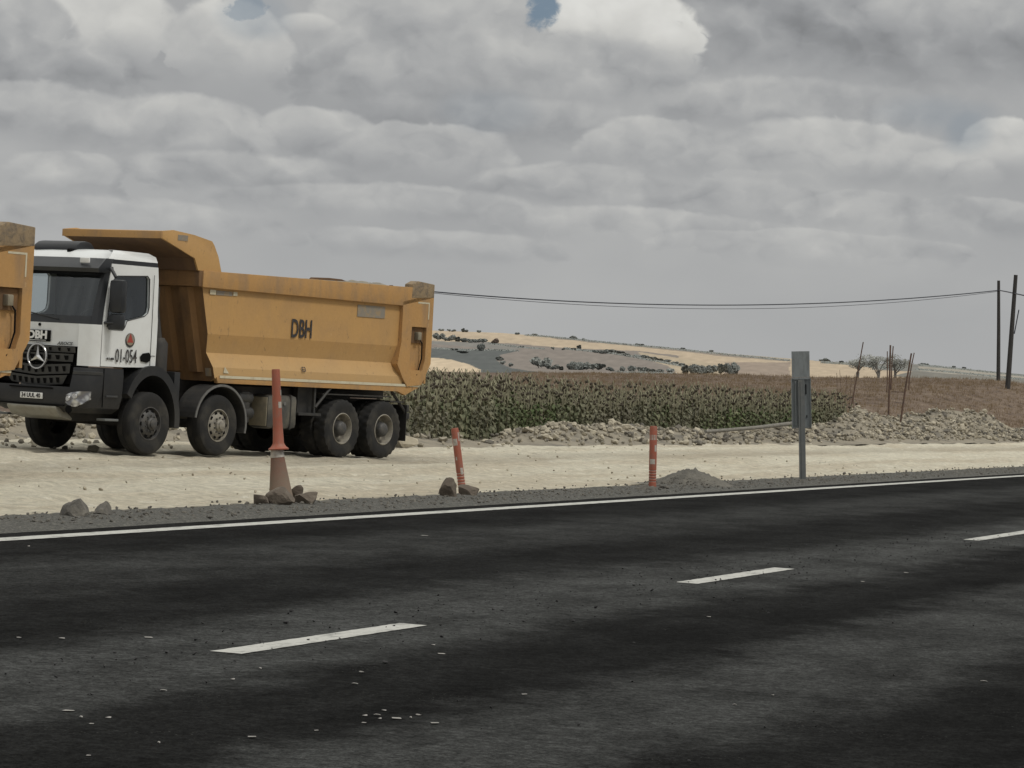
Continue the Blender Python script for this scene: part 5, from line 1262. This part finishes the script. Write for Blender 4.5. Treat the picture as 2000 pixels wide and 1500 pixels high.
def cumulus(L, px, py, rx, ry, br, soft=0.0):
    a, e = adir(px, py)
    u = k.m('MULTIPLY_ADD', az, F/rx, -a*F/rx); v = k.m('MULTIPLY_ADD', el, F/ry, -e*F/ry)
    u = k.m('MULTIPLY_ADD', dC, 1.3, u); vv = k.m('MULTIPLY_ADD', dB, 1.9, v)
    r2 = k.m('ADD', k.m('MULTIPLY', u, u), k.m('MULTIPLY', vv, vv)); r2 = k.m('MULTIPLY_ADD', dB, -2.2, r2)
    mk = k.m('MULTIPLY', k.rng(r2, 1.12+soft, .82-soft), k.rng(v, -1.0, .1))
    sh = k.m('MULTIPLY_ADD', v, .065, br-.038); sh = k.m('ADD', sh, relief)
    return k.m('ADD', k.m('MULTIPLY', L, k.m('SUBTRACT', 1.0, mk)), k.m('MULTIPLY', sh, mk))
for c_ in [(1650, 70, 460, 150, .335, .4), (1900, 30, 240, 60, .42, .3), (870, 70, 290, 130, .44), (690, 160, 200, 80, .37, .2), (150, 40, 170, 100, .56), (20, 50, 110, 80, .38, .1), (120, 150, 180, 70, .38, .2), (430, 85, 120, 95, .50), (600, 50, 60, 26, .48, .2), (1220, 65, 160, 105, .60), (1130, 150, 260, 80, .42, .2),
           (1540, 215, 250, 65, .39, .1), (960, 240, 300, 50, .36, .3), (1965, 285, 95, 60, .52), (90, 235, 200, 75, .41), (350, 260, 160, 75, .42), (600, 270, 130, 65, .41), (800, 300, 200, 65, .41), (1250, 300, 160, 80, .43), (1620, 310, 260, 80, .44),
           (1130, 370, 200, 50, .41, .1), (130, 345, 130, 55, .43), (480, 345, 230, 50, .40, .1), (1480, 400, 240, 50, .40, .1), (1700, 420, 140, 50, .42), (1890, 430, 150, 50, .41), (780, 400, 320, 42, .42, .1), (1250, 445, 320, 42, .425, .1), (250, 425, 280, 42, .425, .1), (1600, 490, 280, 44, .435), (820, 480, 300, 36, .415, .1)]:
    L = cumulus(L, *c_)
hz = k.rng(el, -.008, .066); L = k.m('MULTIPLY', L, 1.05); L = k.m('ADD', k.m('MULTIPLY', L, hz), k.m('MULTIPLY', k.m('SUBTRACT', 1.0, hz), .41))
zen = k.rng(el, .12, .9); L = k.m('MULTIPLY', L, k.m('ADD', 1.0, k.m('MULTIPLY', zen, 1.1)))
L = k.m('MAXIMUM', L, .2)
# colour: shaded parts slightly mauve-blue, lit parts cream
cc = k.mix(k.rng(L, .24, .62), (.965, .99, 1.02), (1.015, 1.01, .965))
cloud = k.mix(1, cc, k.new('ShaderNodeCombineXYZ').outputs[0], 'MIX')
mulc = k.new('ShaderNodeVectorMath', operation='SCALE'); k.l.new(cc, mulc.inputs[0]); k.l.new(k.m('MULTIPLY', L, 10.0), mulc.inputs[3])
gap = None; ngap = k.noise(off(pw, (3, 1, 4)), 2.6, 7, .62)
for b_ in [(1058, 8, 30, 44, .95), (490, 18, 44, 26, .6)]:
    q = blob(*b_, 9.0, 1.5, .35, ngap); gap = q if gap is None else k.m('MAXIMUM', gap, q)
for b_ in [(1885, 250, 46, 40, .38), (1830, 225, 110, 34, .26), (945, 215, 80, 35, .16), (500, 30, 60, 40, .3)]: gap = k.m('MAXIMUM', gap, blob(*b_, 5.0, 1.9, -.4))
gap = k.m('MINIMUM', k.m('MAXIMUM', gap, 0.0), 1.0)
blue = k.mix(.8, sky.outputs[0], (1.35, 1.95, 2.75))
fin = k.mix(gap, mulc.outputs[0], blue)
k.put(bg.inputs[0], fin)
